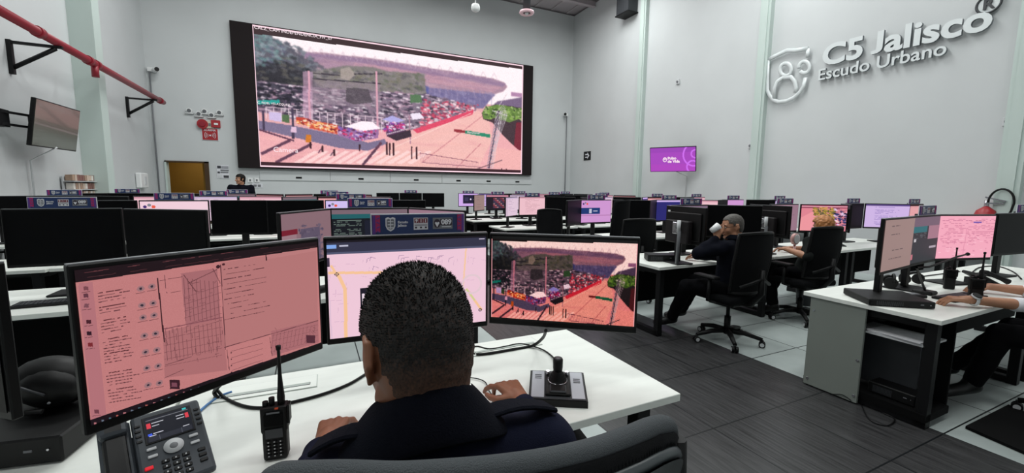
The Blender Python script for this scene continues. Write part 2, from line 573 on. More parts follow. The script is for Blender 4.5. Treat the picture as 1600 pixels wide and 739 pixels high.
def picture_mesh(name, arr, w, h, gain=1.0):
    """flat grid of coloured faces in local xz, facing -y, centred"""
    H, W = arr.shape[:2]
    me = bpy.data.meshes.new(name)
    xs = np.linspace(-w / 2, w / 2, W + 1); zs = np.linspace(h / 2, -h / 2, H + 1)
    X, Z = np.meshgrid(xs, zs)
    co = np.stack([X, np.zeros_like(X), Z], -1).reshape(-1, 3).astype(np.float32)
    i = np.arange(H)[:, None] * (W + 1) + np.arange(W)[None]
    f = np.stack([i, i + (W + 1), i + (W + 1) + 1, i + 1], -1).reshape(-1, 4)
    me.vertices.add(len(co)); me.vertices.foreach_set('co', co.ravel())
    me.loops.add(f.size); me.loops.foreach_set('vertex_index', f.ravel().astype(np.int32))
    me.polygons.add(len(f)); me.polygons.foreach_set('loop_start', np.arange(0, f.size, 4, dtype=np.int32))
    me.polygons.foreach_set('loop_total', np.full(len(f), 4, np.int32))
    me.update(calc_edges=True)
    c = np.clip(arr.reshape(-1, 3) / 255.0, 0, 1)
    c = np.where(c <= 0.04045, c / 12.92, ((c + 0.055) / 1.055) ** 2.4) * gain
    c = np.concatenate([c, np.ones((len(c), 1))], 1).astype(np.float32)
    at = me.color_attributes.new('Col', 'FLOAT_COLOR', 'CORNER')
    at.data.foreach_set('color', np.repeat(c, 4, 0).ravel())
    me.materials.append(M_SCREEN)
    return me

# ------------------------------------------------------------------ room shell


def struct(b, name, m=None, parent=None):
    return tag(b.build(name, m, parent), kind='structure')


def floor_material():
    m = bpy.data.materials.new('raised_floor'); m.use_nodes = True
    nt = m.node_tree; N = nt.nodes; L = nt.links; b = N['Principled BSDF']
    geo = N.new('ShaderNodeNewGeometry'); sp = N.new('ShaderNodeSeparateXYZ'); L.new(geo.outputs['Position'], sp.inputs[0])

    def mth(op, a, bb=None, c=None):
        n = N.new('ShaderNodeMath'); n.operation = op
        for i, v in enumerate((a, bb, c)):
            if v is None: continue
            if isinstance(v, (int, float)): n.inputs[i].default_value = v
            else: L.new(v, n.inputs[i])
        return n.outputs[0]
    P = 0.64

    def groove(co, off):
        t = mth('DIVIDE', mth('SUBTRACT', co, off), P)
        fr = mth('FRACT', t)
        d = mth('MINIMUM', fr, mth('SUBTRACT', 1.0, fr))
        return mth('LESS_THAN', d, 0.0075)
    gx = groove(sp.outputs['X'], 3.53); gy = groove(sp.outputs['Y'], 1.72)
    g = mth('MAXIMUM', gx, gy)
    dark = mth('MULTIPLY', mth('GREATER_THAN', sp.outputs['X'], 1.61), mth('LESS_THAN', sp.outputs['X'], 3.53))
    # brushed dark boards
    mp = N.new('ShaderNodeMapping'); mp.inputs['Scale'].default_value = (26, 1.6, 1); L.new(geo.outputs['Position'], mp.inputs[0])
    nz = N.new('ShaderNodeTexNoise'); nz.inputs['Scale'].default_value = 2.2; nz.inputs['Detail'].default_value = 6; L.new(mp.outputs[0], nz.inputs['Vector'])
    r1 = N.new('ShaderNodeValToRGB'); r1.color_ramp.elements[0].position = 0.3; r1.color_ramp.elements[1].position = 0.72
    r1.color_ramp.elements[0].color = (*lin((38, 38, 39)), 1); r1.color_ramp.elements[1].color = (*lin((70, 70, 71)), 1)
    L.new(nz.outputs['Fac'], r1.inputs[0])
    n2 = N.new('ShaderNodeTexNoise'); n2.inputs['Scale'].default_value = 3; n2.inputs['Detail'].default_value = 4; L.new(geo.outputs['Position'], n2.inputs['Vector'])
    r2 = N.new('ShaderNodeValToRGB'); r2.color_ramp.elements[0].color = (*lin((150, 160, 158)), 1); r2.color_ramp.elements[1].color = (*lin((184, 193, 191)), 1)
    L.new(n2.outputs['Fac'], r2.inputs[0])
    mx = N.new('ShaderNodeMix'); mx.data_type = 'RGBA'; L.new(dark, mx.inputs[0]); L.new(r2.outputs[0], mx.inputs[6]); L.new(r1.outputs[0], mx.inputs[7])
    m2 = N.new('ShaderNodeMix'); m2.data_type = 'RGBA'; L.new(g, m2.inputs[0]); L.new(mx.outputs[2], m2.inputs[6]); m2.inputs[7].default_value = (*lin((22, 24, 26)), 1)
    L.new(m2.outputs[2], b.inputs['Base Color'])
    rr = N.new('ShaderNodeMapRange'); rr.inputs[3].default_value = 0.42; rr.inputs[4].default_value = 0.30; L.new(dark, rr.inputs[0]); L.new(rr.outputs[0], b.inputs['Roughness'])
    b.inputs['Specular IOR Level'].default_value = 0.35
    return m


def wallslab(name, x0, x1, y0, y1, z0, z1, m, holes=()):
    b = MB(); b.box(((x0 + x1) / 2, (y0 + y1) / 2, (z0 + z1) / 2), (x1 - x0, y1 - y0, z1 - z0), m)
    return struct(b, name)


M_FLOOR = floor_material()
wallslab('floor', XL - 0.2, XR + 0.2, YF, YB + 2.6, -0.1, 0.0, M_FLOOR)
wallslab('wall_left', XL - 0.2, XL, YF, YB + 0.2, 0, ZC, M_WALL)
wallslab('wall_right', XR, XR + 0.2, YF, YB + 0.2, 0, ZC, M_WALL)
wallslab('wall_rear', XL - 0.2, XR + 0.2, YF - 0.2, YF, 0, ZC, M_WALL)
DX0, DX1, DZ = -3.47, -2.50, 2.11
b = MB()
b.box(((XL - 0.2 + DX0) / 2, YB + 0.1, ZC / 2), (DX0 - XL + 0.2, 0.2, ZC), M_WALL)
b.box(((DX1 + XR + 0.2) / 2, YB + 0.1, ZC / 2), (XR + 0.2 - DX1, 0.2, ZC), M_WALL)
b.box(((DX0 + DX1) / 2, YB + 0.1, (ZC + DZ) / 2), (DX1 - DX0, 0.2, ZC - DZ), M_WALL)
struct(b, 'wall_front')
# corridor behind the doorway
b = MB()
b.box(((DX0 + DX1) / 2, YB + 1.9, 1.3), (2.6, 0.1, 2.6), M_YEL)
b.box((DX0 - 0.45, YB + 1.0, 1.3), (0.1, 1.7, 2.6), M_YEL)
b.box((DX1 + 0.45, YB + 1.0, 1.3), (0.1, 1.7, 2.6), M_YEL)
b.box(((DX0 + DX1) / 2, YB + 1.0, 2.62), (2.6, 1.9, 0.1), M_YEL)
struct(b, 'wall_corridor')
area('corridor_lamp', ((DX0 + DX1) / 2, YB + 1.0, 2.5), (0.6, 0.6), 8, (1, 0.93, 0.8))
b = MB()
b.box((DX1 - 0.05, YB + 0.08, DZ / 2), (0.1, 0.24, DZ), M_BRN)
b.box((DX0 + 0.02, YB + 0.08, DZ / 2), (0.04, 0.24, DZ), M_WALLG)
b.box(((DX0 + DX1) / 2, YB + 0.08, DZ - 0.02), (DX1 - DX0, 0.24, 0.04), M_BRN)
b.box((DX1 - 0.2, YB + 0.9, DZ / 2), (0.06, 0.9, DZ), M_YEL)
struct(b, 'door_1')
# corrugated metal roof deck with purlins
b = MB()
b.box(((XL + XR) / 2, (YF + YB) / 2, ZC + 0.12), (XR - XL + 0.4, YB - YF + 0.4, 0.1), M_CEIL)
k = XL
while k < XR:
    b.box((k + 0.1, (YF + YB) / 2, ZC + 0.055), (0.10, YB - YF, 0.03), M_CEIL); k += 0.66
struct(b, 'ceiling')
for y in (1.6, 5.2, 8.8, 12.9):
    b = MB(); b.box(((XL + XR) / 2, y, ZC - 0.06), (XR - XL, 0.07, 0.16), M_CEIL)
    b.box(((XL + XR) / 2, y, ZC - 0.14), (XR - XL, 0.16, 0.02), M_CEIL)
    struct(b, 'trim_ceiling_purlin')
# pilasters
for y in (2.49, 6.43, 10.3):
    b = MB(); b.box((XR - 0.06, y, ZC / 2), (0.12, 0.24, ZC), M_WALLG)
    b.box((XR - 0.13, y, ZC / 2), (0.02, 0.13, ZC), M_WALLG); struct(b, 'trim_pilaster_right')
for y in (10.45, 6.3, 2.2):
    b = MB(); b.box((XL + 0.17, y, ZC / 2), (0.34, 0.3, ZC), M_WALLG); struct(b, 'trim_pilaster_left')
b = MB(); b.box((XR - 0.2, 10.95, 7.4), (0.36, 0.55, 1.05), M_DARKG)
b.box((XR - 0.2, 10.95, 6.86), (0.42, 0.6, 0.03), M_STEEL); struct(b, 'trim_truss_end')
for nm, x in (('left', XL + 0.01), ('right', XR - 0.01)):
    b = MB(); b.box((x, (YF + YB) / 2, 0.05), (0.02, YB - YF, 0.1), M_LGREY); struct(b, 'baseboard_' + nm)

# ------------------------------------------------------------------ the video wall
YV = 14.06
v0, v1, v2, v3 = at_y(358, 31, YV), at_y(833, 103, YV), at_y(831, 274, YV), at_y(372, 262, YV)
vx0, vx1, vz0, vz1 = (v0.x + v3.x) / 2, (v1.x + v2.x) / 2, (v2.z + v3.z) / 2, (v0.z + v1.z) / 2
p0, p1, p2, p3 = at_y(394.5, 37.5, YV), at_y(817.5, 103, YV), at_y(815, 271.5, YV), at_y(406.5, 261, YV)
px0, px1, pz0, pz1 = (p0.x + p3.x) / 2, (p1.x + p2.x) / 2, (p2.z + p3.z) / 2, (p0.z + p1.z) / 2
M_LEDB = mat('video_wall_black', (36, 31, 32), 0.8, spec=0.1)
vw = empty('video_wall', ((vx0 + vx1) / 2, YV, vz0), 0, 'huge video wall showing a stadium, parked cars and a street crossing', 'video wall')
b = MB(); b.box((0, (YB - YV) / 2, (vz1 - vz0) / 2), (vx1 - vx0, YB - YV - 0.002, vz1 - vz0), M_LEDB, bevel=0.01)
b.build('cabinet', None, vw)


def street_scene(W, H):
    Z = lambda x, y: (350 + x / 2.738, 20 + y / 2.738)
    r = Ras(W, H, (226, 168, 172), [(394.5, 37.5), (817.5, 103), (815, 271.5), (406.5, 261)])
    P = lambda pts, c, al=1.0: r.poly([Z(*p) for p in pts], c, al)
    # road and pavement
    P([(100, 480), (500, 540), (1080, 415), (1290, 600), (1290, 700), (100, 680)], (236, 172, 176))
    P([(700, 560), (1085, 418), (1130, 440), (1150, 540), (1080, 680), (640, 660)], (240, 186, 180))
    # sky
    P([(100, 60), (1300, 220), (1300, 420), (1190, 400), (700, 330), (100, 300)], (255, 240, 244))
    # far city strip
    P([(1170, 380), (1290, 360), (1290, 440), (1120, 425)], (120, 100, 130))
    P([(1228, 340), (1276, 347), (1276, 364), (1228, 358)], (176, 132, 168))
    # stadium
    P([(320, 165), (430, 170), (560, 186), (720, 208), (880, 236), (1040, 262), (1150, 282), (1200, 300), (1212, 318), (1196, 338), (1150, 352), (1100, 410), (820, 440), (330, 420)], (172, 138, 156))
    P([(330, 168), (560, 190), (880, 240), (1150, 286), (1206, 306), (1196, 318), (880, 262), (560, 210), (330, 190)], (150, 122, 152))
    P([(560, 210), (880, 262), (1190, 322), (1150, 340), (880, 300), (560, 240)], (190, 146, 162))
    P([(850, 318), (1160, 352), (1110, 410), (850, 392)], (122, 112, 152))
    P([(850, 312), (882, 316), (882, 378), (850, 372)], (88, 92, 156))
    for i in range(12):
        x = 880 + i * 24
        r.line(Z(x, 318 + i * 2), Z(x + 2, 400), (150, 140, 178), 1.0)
    for x in range(360, 1160, 46):
        y0 = 168 + (x - 330) * 0.145
        r.line(Z(x, y0), Z(x + 14, y0 - 26), (196, 172, 190), 0.8); r.line(Z(x + 14, y0 - 26), Z(x + 30, y0 + 4), (206, 184, 198), 0.8)
    for i in range(16):
        x = 560 + i * 38
        r.line(Z(x, 225 + i * 6), Z(x + 26, 300 + i * 5), (208, 170, 186), 0.8, 0.6)
    r.speck([Z(330, 180), Z(700, 210), Z(1190, 300), Z(1150, 345), Z(700, 300), Z(340, 250)], 120, (16, 3), [(190, 156, 176), (150, 118, 150), (206, 170, 180), (140, 112, 140)], 0.22)
    r.speck([Z(860, 320), Z(1150, 350), Z(1100, 408), Z(860, 390)], 60, (7, 3), [(96, 88, 140), (160, 150, 186), (120, 110, 150)], 0.4)
    r.speck([Z(150, 520), Z(500, 580), Z(1080, 430), Z(1270, 590), Z(1270, 660), Z(150, 640)], 160, (18, 3), [(250, 196, 190), (222, 150, 158), (244, 184, 176)], 0.22)
    # trees on the left
    P([(110, 84), (190, 96), (240, 120), (290, 152), (330, 180), (380, 228), (430, 262), (430, 420), (110, 400)], (96, 92, 104))
    P([(110, 210), (250, 200), (330, 240), (400, 300), (380, 380), (110, 380)], (46, 44, 52))
    r.speck([Z(150, 78), Z(300, 135), Z(440, 240), Z(420, 300), Z(250, 190), Z(150, 130)], 130, (4.5, 3), [(96, 92, 104), (84, 84, 98), (120, 126, 136)], 0.85)
    r.speck([Z(110, 90), Z(210, 100), Z(260, 150), Z(300, 200), Z(110, 240)], 150, (4, 2.6), [(112, 146, 146), (84, 112, 118), (150, 160, 168), (96, 96, 120)], 0.6)
    r.speck([Z(110, 200), Z(300, 180), Z(420, 280), Z(400, 400), Z(110, 390)], 220, (5, 2.6), [(34, 34, 40), (58, 60, 68), (86, 84, 92), (104, 100, 92)], 0.6)
    P([(380, 250), (520, 226), (640, 232), (700, 250), (860, 262), (870, 360), (640, 350), (400, 330)], (128, 122, 120))
    r.speck([Z(380, 240), Z(860, 262), Z(870, 370), Z(400, 350)], 260, (5, 2.6), [(98, 104, 86), (122, 116, 100), (150, 140, 146), (82, 78, 88)], 0.55)
    r.blur(1)
    # car park
    park = [Z(130, 290), Z(400, 320), Z(870, 350), Z(1080, 400), Z(1080, 420), Z(820, 500), Z(500, 500), Z(140, 420)]
    r.poly(park, (128, 112, 130))
    r.speck(park, 700, (6.5, 1.9), [(58, 50, 66), (176, 140, 160), (92, 76, 100), (140, 116, 136)], 0.8)
    r.speck(park, 420, (4.4, 1.3), [(244, 226, 236), (220, 196, 212), (48, 40, 58), (250, 240, 246)], 0.85)
    r.speck([Z(130, 290), Z(340, 320), Z(330, 420), Z(140, 400)], 130, (5, 2), [(30, 28, 38), (44, 40, 56), (70, 66, 80)], 0.9)
    r.speck([Z(860, 370), Z(1090, 395), Z(1070, 420), Z(830, 490)], 200, (3.4, 1.8), [(206, 60, 90), (230, 120, 140), (250, 220, 226), (150, 60, 90)], 0.9)
    P([(800, 350), (845, 350), (850, 385), (800, 385)], (86, 118, 84))
    r.blur(1)
    # translucent ghost hoarding in front of the car park
    P([(340, 250), (382, 252), (382, 470), (340, 460)], (206, 164, 190), 0.6)
    P([(380, 282), (672, 300), (672, 410), (380, 390)], (150, 132, 146), 0.55)
    P([(500, 240), (540, 232), (566, 262), (540, 290), (504, 282)], (172, 158, 152), 0.8)
    P([(526, 320), (620, 326), (640, 384), (560, 392), (526, 380)], (74, 66, 74), 0.75)
    for a, c in (((382, 258), (500, 268)), ((382, 282), (520, 292)), ((520, 292), (672, 304)), ((560, 262), (680, 262))):
        r.line(Z(*a), Z(*c), (64, 56, 66), 1.6)
    for x in (365, 655):
        r.line(Z(x, 250), Z(x + 6, 500), (216, 160, 178), 3.0)
    # fence and banners
    for i in range(16):
        x = 180 + i * 33
        r.line(Z(x, 402 + i * 3), Z(x + 1, 450 + i * 4), (236, 212, 222), 1.0)
    r.line(Z(180, 402), Z(700, 452), (214, 186, 200), 0.9)
    P([(145, 460), (300, 484), (500, 524), (620, 556), (690, 540), (700, 560), (620, 590), (500, 580), (330, 540), (150, 498)], (124, 112, 142))
    P([(193, 424), (246, 430), (246, 468), (193, 458)], (206, 188, 226))
    P([(250, 434), (282, 438), (282, 472), (250, 466)], (84, 108, 74))
    P([(310, 444), (360, 452), (360, 482), (310, 474)], (196, 70, 56))
    P([(368, 458), (488, 480), (488, 520), (368, 494)], (206, 84, 64))
    r.speck([Z(312, 448), Z(486, 482), Z(486, 514), Z(312, 474)], 90, (2.4, 1.6), [(250, 180, 110), (120, 30, 40), (244, 220, 190)], 0.9)
    P([(490, 484), (560, 506), (640, 500), (664, 500), (664, 536), (570, 552), (490, 524)], (158, 112, 160))
    r.speck([Z(490, 490), Z(660, 504), Z(660, 534), Z(570, 548), Z(490, 520)], 90, (2.6, 1.8), [(216, 180, 216), (86, 40, 84), (210, 60, 110), (120, 90, 180)], 0.9)
    P([(520, 486), (590, 464), (640, 468), (672, 496), (600, 506)], (255, 238, 246))
    P([(680, 456), (724, 440), (776, 462), (730, 472)], (176, 170, 226))
    P([(690, 470), (770, 470), (790, 520), (700, 530)], (92, 56, 92))
    r.speck([Z(680, 470), Z(770, 470), Z(780, 500), Z(690, 510)], 60, (3, 2), [(200, 60, 120), (130, 70, 160), (230, 200, 226)], 0.9)
    P([(800, 432), (840, 428), (860, 452), (810, 458)], (240, 228, 244))
    P([(812, 500), (1066, 416), (1070, 424), (1064, 436), (830, 516)], (222, 74, 104))
    r.line(Z(700, 520), Z(830, 486), (196, 180, 190), 1.6); r.line(Z(796, 440), Z(800, 560), (178, 130, 150), 2.0)
    P([(700, 528), (800, 500), (806, 530), (740, 548)], (60, 44, 58))
    # lane lines, crossing, shadows
    r.line(Z(850, 640), Z(1110, 440), (206, 132, 140), 1.2); r.line(Z(980, 680), Z(1100, 560), (196, 120, 130), 1.2); r.line(Z(700, 590), Z(1060, 430), (250, 214, 206), 1.0)
    for i in range(12):
        x = 300 + i * 44
        P([(x, 642), (x + 90, 590), (x + 108, 594), (x + 22, 648)], (252, 218, 216), 0.75)
    for a, c, wd in (((160, 604), (284, 546), 4), ((222, 642), (376, 562), 4), ((596, 652), (676, 556), 4), ((150, 500), (300, 548), 2.4), ((405, 600), (424, 576), 1.6), ((458, 612), (474, 590), 1.6)):
        r.line(Z(*a), Z(*c), (98, 62, 84), wd)
    for x, y, h in ((168, 440, 62), (294, 430, 110)):
        r.line(Z(x, y - 20), Z(x + 4, y + h), (70, 58, 82), 3.4)
    P([(288, 486), (312, 488), (312, 512), (288, 510)], (226, 190, 214))
    P([(352, 522), (374, 524), (374, 556), (352, 554)], (208, 122, 44))
    for x, y in ((583, 566), (700, 556), (712, 560), (728, 560), (806, 574), (827, 576), (1188, 632), (1208, 630), (424, 572), (474, 588), (372, 556)):
        hh = 50 if x > 690 else 24
        r.line(Z(x, y), Z(x, y + hh), (64, 34, 44), 2.6); r.disc(Z(x, y), 1.3, (52, 30, 40))
    # street barriers bottom right
    for i in range(40):
        x = 840 + i * 6.4; y = 600 + i * 0.9 + (0 if x < 900 else 10)
        r.line(Z(x, y), Z(x + 6, y + 40), (214, 158, 166), 0.8)
    r.line(Z(840, 600), Z(1090, 640), (150, 96, 112), 1.2); r.line(Z(850, 640), Z(1100, 660), (150, 96, 112), 1.0)
    # right-hand tree, pole with wires, overhead street sign
    P([(1104, 430), (1120, 405), (1160, 394), (1220, 398), (1276, 410), (1276, 600), (1230, 560), (1190, 520), (1150, 470), (1110, 456)], (70, 52, 60))
    P([(1106, 428), (1128, 402), (1170, 394), (1230, 402), (1276, 414), (1276, 450), (1220, 470), (1170, 450), (1112, 456)], (104, 132, 66))
    r.speck([Z(1108, 404), Z(1276, 404), Z(1276, 462), Z(1120, 456)], 120, (3.4, 2), [(140, 172, 84), (84, 112, 54), (56, 70, 44), (168, 186, 122)], 0.8)
    P([(1250, 470), (1276, 470), (1276, 600), (1240, 570)], (120, 40, 56))
    P([(1150, 575), (1276, 590), (1276, 672), (1130, 660)], (240, 178, 176))
    for dx, c, wd in ((0, (96, 80, 100), 3.6), (9, (190, 176, 190), 1.4), (-8, (150, 140, 160), 1.2), (16, (214, 204, 210), 1.0)):
        r.line(Z(1176 + dx, 420), Z(1134 + dx, 665), c, wd)
    for i in range(9):
        r.line(Z(1140 + i * 3, 640 - i * 26), Z(1212 - i * 2, 440 - i * 6), (206, 196, 206), 1.0, 0.8)
    r.line(Z(1150, 420), Z(1210, 440), (210, 200, 206), 1.4); r.line(Z(1176, 400), Z(1210, 350), (210, 196, 206), 1.0)
    r.line(Z(1190, 630), Z(1050, 680), (120, 90, 100), 1.4)
    P([(985, 497), (1036, 504), (1036, 516), (985, 509)], (150, 50, 60)); P([(1034, 503), (1140, 520), (1140, 535), (1034, 516)], (44, 136, 106))
    P([(138, 374), (238, 372), (242, 388), (140, 392)], (40, 158, 150))
    r.blur(1); r.grain(4)
    # letterbox bands and outline
    P([(90, 30), (1300, 200), (1300, 248), (90, 82)], (58, 40, 44)); P([(100, 638), (1300, 674), (1300, 720), (100, 700)], (62, 34, 42))
    for q in range(2): pass
    e = (250, 214, 226)
    a = r.a; a[:2] = e; a[-2:] = e; a[:, :1] = e; a[:, -2:] = e
    return r


big = street_scene(440, 190)
pic = link_mesh('picture', picture_mesh('stadium_picture', big.a, px1 - px0, pz1 - pz0, 1.05), vw)
pic.location = ((px0 + px1) / 2 - vw.location.x, -0.012, (pz0 + pz1) / 2 - vz0)
M_GLOW = mat('screen_lettering', (0, 0, 0), 0.5, emit=(255, 235, 242), es=1.0)
b = MB()
R90 = Matrix.Rotation(PI / 2, 4, 'X')
for s_, (qx, qy), sz in (('Camera', (427, 237), 0.2), ('CALZ_CAM INDEPENDENCIA_FIV_07', (397, 44.5), 0.12)):
    q = at_y(qx, qy, YV - 0.016)
    b.mesh_in(text_mesh(s_, sz), Matrix.Translation(q - vw.location) @ R90, M_GLOW)
for s_, (qx, qy), sz in (('C. FIDEL VELAZQUEZ', (402, 161.5), 0.085), ('Monumental', (730, 208), 0.09)):
    q = at_y(qx, qy, YV - 0.016)
    b.mesh_in(text_mesh(s_, sz), Matrix.Translation(q - vw.location) @ R90, M_GLOW)
b.build('caption', None, vw)

# panels with finger slots under the video wall
for k, (xa, xb) in enumerate(((-1.31, 0.56), (0.56, 2.35), (2.35, 4.07), (4.07, 7.55))):
    b = MB(); b.box(((xa + xb) / 2, YB - 0.012, (1.63 + 1.93) / 2), (xb - xa - 0.016, 0.024, 0.30), M_WALL, bevel=0.003)
    for sx in {0: (-0.3,), 1: (1.45,), 2: (3.19,), 3: (4.66, 5.79, 6.94)}[k]:
        b.box((sx, YB - 0.026, 1.72), (0.16, 0.01, 0.05), M_BLACKM)
    struct(b, 'trim_access_panel')

# ------------------------------------------------------------------ lettering on the right wall
M_LET = mat('brushed_letters', (208, 213, 214), 0.4, metal=0.1)
M_LETS = mat('letter_sides', (112, 118, 122), 0.5)
WR = XR - 0.06
RW = Matrix(((0, 0, -1, 0), (-1, 0, 0, 0), (0, 1, 0, 0), (0, 0, 0, 1)))   # text x -> -y, text y -> +z, text z -> -x


def straighten(me):
    """lift letters whose tail drops under the baseline so they stand on it"""
    bm = bmesh.new(); bm.from_mesh(me); seen = set()
    for v0 in bm.verts:
        if v0 in seen: continue
        isl = [v0]; seen.add(v0)
        for v in isl:
            for e in v.link_edges:
                o = e.other_vert(v)
                if o not in seen: seen.add(o); isl.append(o)
        lo = min(v.co.y for v in isl); hi = max(v.co.y for v in isl)
        if lo < -0.06:
            for v in isl: v.co.y = (v.co.y - lo) * hi / (hi - lo)
    bm.to_mesh(me); bm.free()


def wall_letters(s_, pl, pr, h, name, label, off, shear=0.0, space=1.0):
    """raised letters whose baseline runs from picture point pl to pr on the wall"""
    a = at_x(*pl, WR); c = at_x(*pr, WR)
    L = (a - c).length
    me = text_mesh(s_, 1.0, 0.0, off, space=space, shear=shear, res=4)
    straighten(me)
    xs = [v.co.x for v in me.vertices]; wd = max(xs) - min(xs)
    ux = -(c - a).normalized() if False else (c - a).normalized()
    uz = Vector((0, 0, 1)); n = Vector((-1, 0, 0))
    M = Matrix(((ux.x, uz.x, n.x, a.x), (ux.y, uz.y, n.y, a.y), (ux.z, uz.z, n.z, a.z), (0, 0, 0, 1)))
    M = M @ Matrix.Diagonal((L / wd, h, 1, 1)) @ Matrix.Translation((-min(xs), 0, 0))
    b = MB(); b.mesh_in(me, M, M_LET)
    o = b.build(name, None, None, fix=False)
    # give the sheet real depth
    sm = o.modifiers.new('d', 'SOLIDIFY'); sm.thickness = 0.05; sm.offset = 0
    o.data.materials.append(M_LETS); sm.material_offset_rim = 1
    return tag(o, label, 'wall lettering')


wall_letters('C5 Jalisco', (1285, 103), (1550, 44), 0.53, 'wall_lettering', 'large raised silver C5 Jalisco lettering on the right wall', 0.03)
wall_letters('Escudo Urbano', (1279, 126), (1479, 85), 0.30, 'wall_lettering', 'smaller raised silver Escudo Urbano lettering below the big words', 0.014)
# registered mark
q = at_x(1545, 6, WR)
b = MB(); b.xf = Matrix.Translation(q)
n_ = 28
b.tube([(0, 0.13 * math.cos(t * 2 * PI / n_), 0.13 * math.sin(t * 2 * PI / n_)) for t in range(n_)], 0.016, M_DARKG, closed=True)
b.cyl((0.03, 0, 0), (0.005, 0, 0), 0.13, M_LET, seg=28)
b.mesh_in(text_mesh('R', 0.2, 0.01, 0.006, align='CENTER'), Matrix.Translation((-0.01, 0, -0.07)) @ RW, M_DARKG)
tag(b.build('registered_mark'), 'small round registered mark above the last letter on wall', 'wall sign')
# raised shield emblem: built in wall coordinates from outline points
b = MB()


def wp(x, y, d=0.0): return at_x(1180 + x / 5.683, 50 + y / 5.683, WR - d)


def strip(pts, rr, m=M_LET, closed=False):
    b.tube([wp(*p) for p in pts], rr, m, seg=8, closed=closed)


strip([(118, 245), (112, 400), (112, 520), (130, 560), (165, 605), (210, 622), (280, 615), (345, 585), (400, 535), (435, 480), (452, 405)], 0.042)
strip([(118, 245), (200, 205), (285, 165), (360, 165), (475, 148)], 0.045)
strip([(475, 148), (472, 190), (466, 228)], 0.042)


def oval(cx, cy, rx, ry, rr, a0=0, a1=360):
    n = 22; pts = []
    for i in range(n + (0 if a1 - a0 >= 360 else 1)):
        t = math.radians(a0 + (a1 - a0) * i / n); pts.append((cx + rx * math.cos(t), cy - ry * math.sin(t)))
    strip(pts, rr, closed=(a1 - a0 >= 360))


oval(275, 335, 50, 56, 0.042)
oval(440, 315, 47, 52, 0.04, -140, 190)
strip([(170, 590), (175, 500), (200, 440), (250, 405), (320, 400), (355, 440), (368, 500), (360, 540)], 0.045)
for v in b.bm.verts: v.co.x = WR - 0.015 + (v.co.x - WR) * 0.45
tag(b.build('wall_emblem'), 'raised silver shield emblem with two figures beside the lettering', 'wall emblem')

# ------------------------------------------------------------------ wall fittings


def tv(name, label, c, yaw, tilt, w_, h_, arr, wallx):
    t = empty(name, c, 0, label, 'television')
    R = Matrix.Rotation(yaw, 4, 'Z') @ Matrix.Rotation(-tilt, 4, 'X')
    b = MB(); b.xf = R
    b.box((0, 0.025, 0), (w_, 0.05, h_), M_CASE, bevel=0.006); b.box((0, 0.06, -0.05), (w_ * 0.6, 0.05, h_ * 0.55), M_CASE, bevel=0.01)
    b.build('casing', None, t)
    s_ = link_mesh('screen', picture_mesh(name + '_picture', arr, w_ - 0.03, h_ - 0.03), t); s_.matrix_local = Matrix.Translation(R @ Vector((0, -0.003, 0))) @ R
    b = MB(); dx = wallx - c[0]
    q = R @ Vector((0, 0.07, 0))
    b.cyl(q, (dx * 0.55, q.y + 0.12, q.z), 0.02, M_STEEL); b.cyl((dx * 0.55, q.y + 0.12, q.z), (dx - math.copysign(0.02, dx), q.y, q.z), 0.02, M_STEEL)
    b.box((dx - math.copysign(0.015, dx), q.y, q.z), (0.03, 0.3, 0.26), M_STEEL)
    b.build('wall_bracket', None, t)
    b = MB(); b.tube([R @ Vector((0.02, 0.05, -h_ / 2 + 0.03)), Vector((dx - math.copysign(0.03, dx), 0, -h_ / 2 - 0.1)), Vector((dx - math.copysign(0.02, dx), 0.06, -c[2] + 0.5)), Vector((dx - math.copysign(0.02, dx), 0.06, -c[2] + 0.12))], 0.012, M_LGREY)
    b.build('cable', None, t)
    return t


r = Ras(140, 80, (168, 72, 190))
r.rect(0, 0, 1, 0.2, (150, 66, 178), 0.6); r.rect(0, 0.7, 1, 1, (180, 70, 190), 0.6)
r.ring((0.98, 0.32), 34, (208, 112, 240), 5, 1.1); r.ring((1.0, 0.28), 13, (206, 110, 236), 5); r.ring((0.94, 0.82), 17, (208, 112, 240), 5, 1.2)
r.blur(1)
tvr = tv('wall_television', 'purple lit television tilted out from the right wall', (8.66, 8.40, 2.29), math.radians(-57), math.radians(-17), 1.16, 0.66, r.a, XR)
b = MB(); R = Matrix.Rotation(math.radians(-57), 4, 'Z') @ Matrix.Rotation(math.radians(17), 4, 'X')
b.xf = R
b.mesh_in(text_mesh('Pulso', 0.10, 0.0, 0.004), Matrix.Translation((-0.12, -0.008, 0.005)) @ R90, M_GLOW)
b.mesh_in(text_mesh('de Vida', 0.10, 0.0, 0.004), Matrix.Translation((-0.12, -0.008, -0.08)) @ R90, M_GLOW)
b.tube([(-0.19 + 0.045 * math.cos(t * PI / 8), -0.008, 0.0 + 0.055 * math.sin(t * PI / 8)) for t in range(16)], 0.009, M_GLOW, closed=True, seg=6)
b.tube([(-0.19 + 0.018 * math.cos(t * PI / 6), -0.008, 0.015 + 0.018 * math.sin(t * PI / 6)) for t in range(12)], 0.007, M_GLOW, closed=True, seg=6)
b.build('caption', None, tvr)
M_TVOFF = mat('switched_off_glass', (96, 98, 88), 0.16, spec=0.9, coat=0.4)
tvl = empty('wall_television', (-3.33, 8.62, 2.31), 0, 'switched-off television reflecting the room on the left wall', 'television')
R = Matrix.Rotation(math.radians(88), 4, 'Z') @ Matrix.Rotation(math.radians(9), 4, 'X')
b = MB(); b.xf = R; b.box((0, 0.025, 0), (1.13, 0.05, 0.65), M_CASE, bevel=0.006); b.box((0, 0.06, -0.05), (0.7, 0.05, 0.36), M_CASE); b.build('casing', None, tvl)
b = MB(); b.xf = R; b.box((0, -0.002, 0), (1.1, 0.004, 0.62), M_TVOFF); b.build('screen', None, tvl)
b = MB()
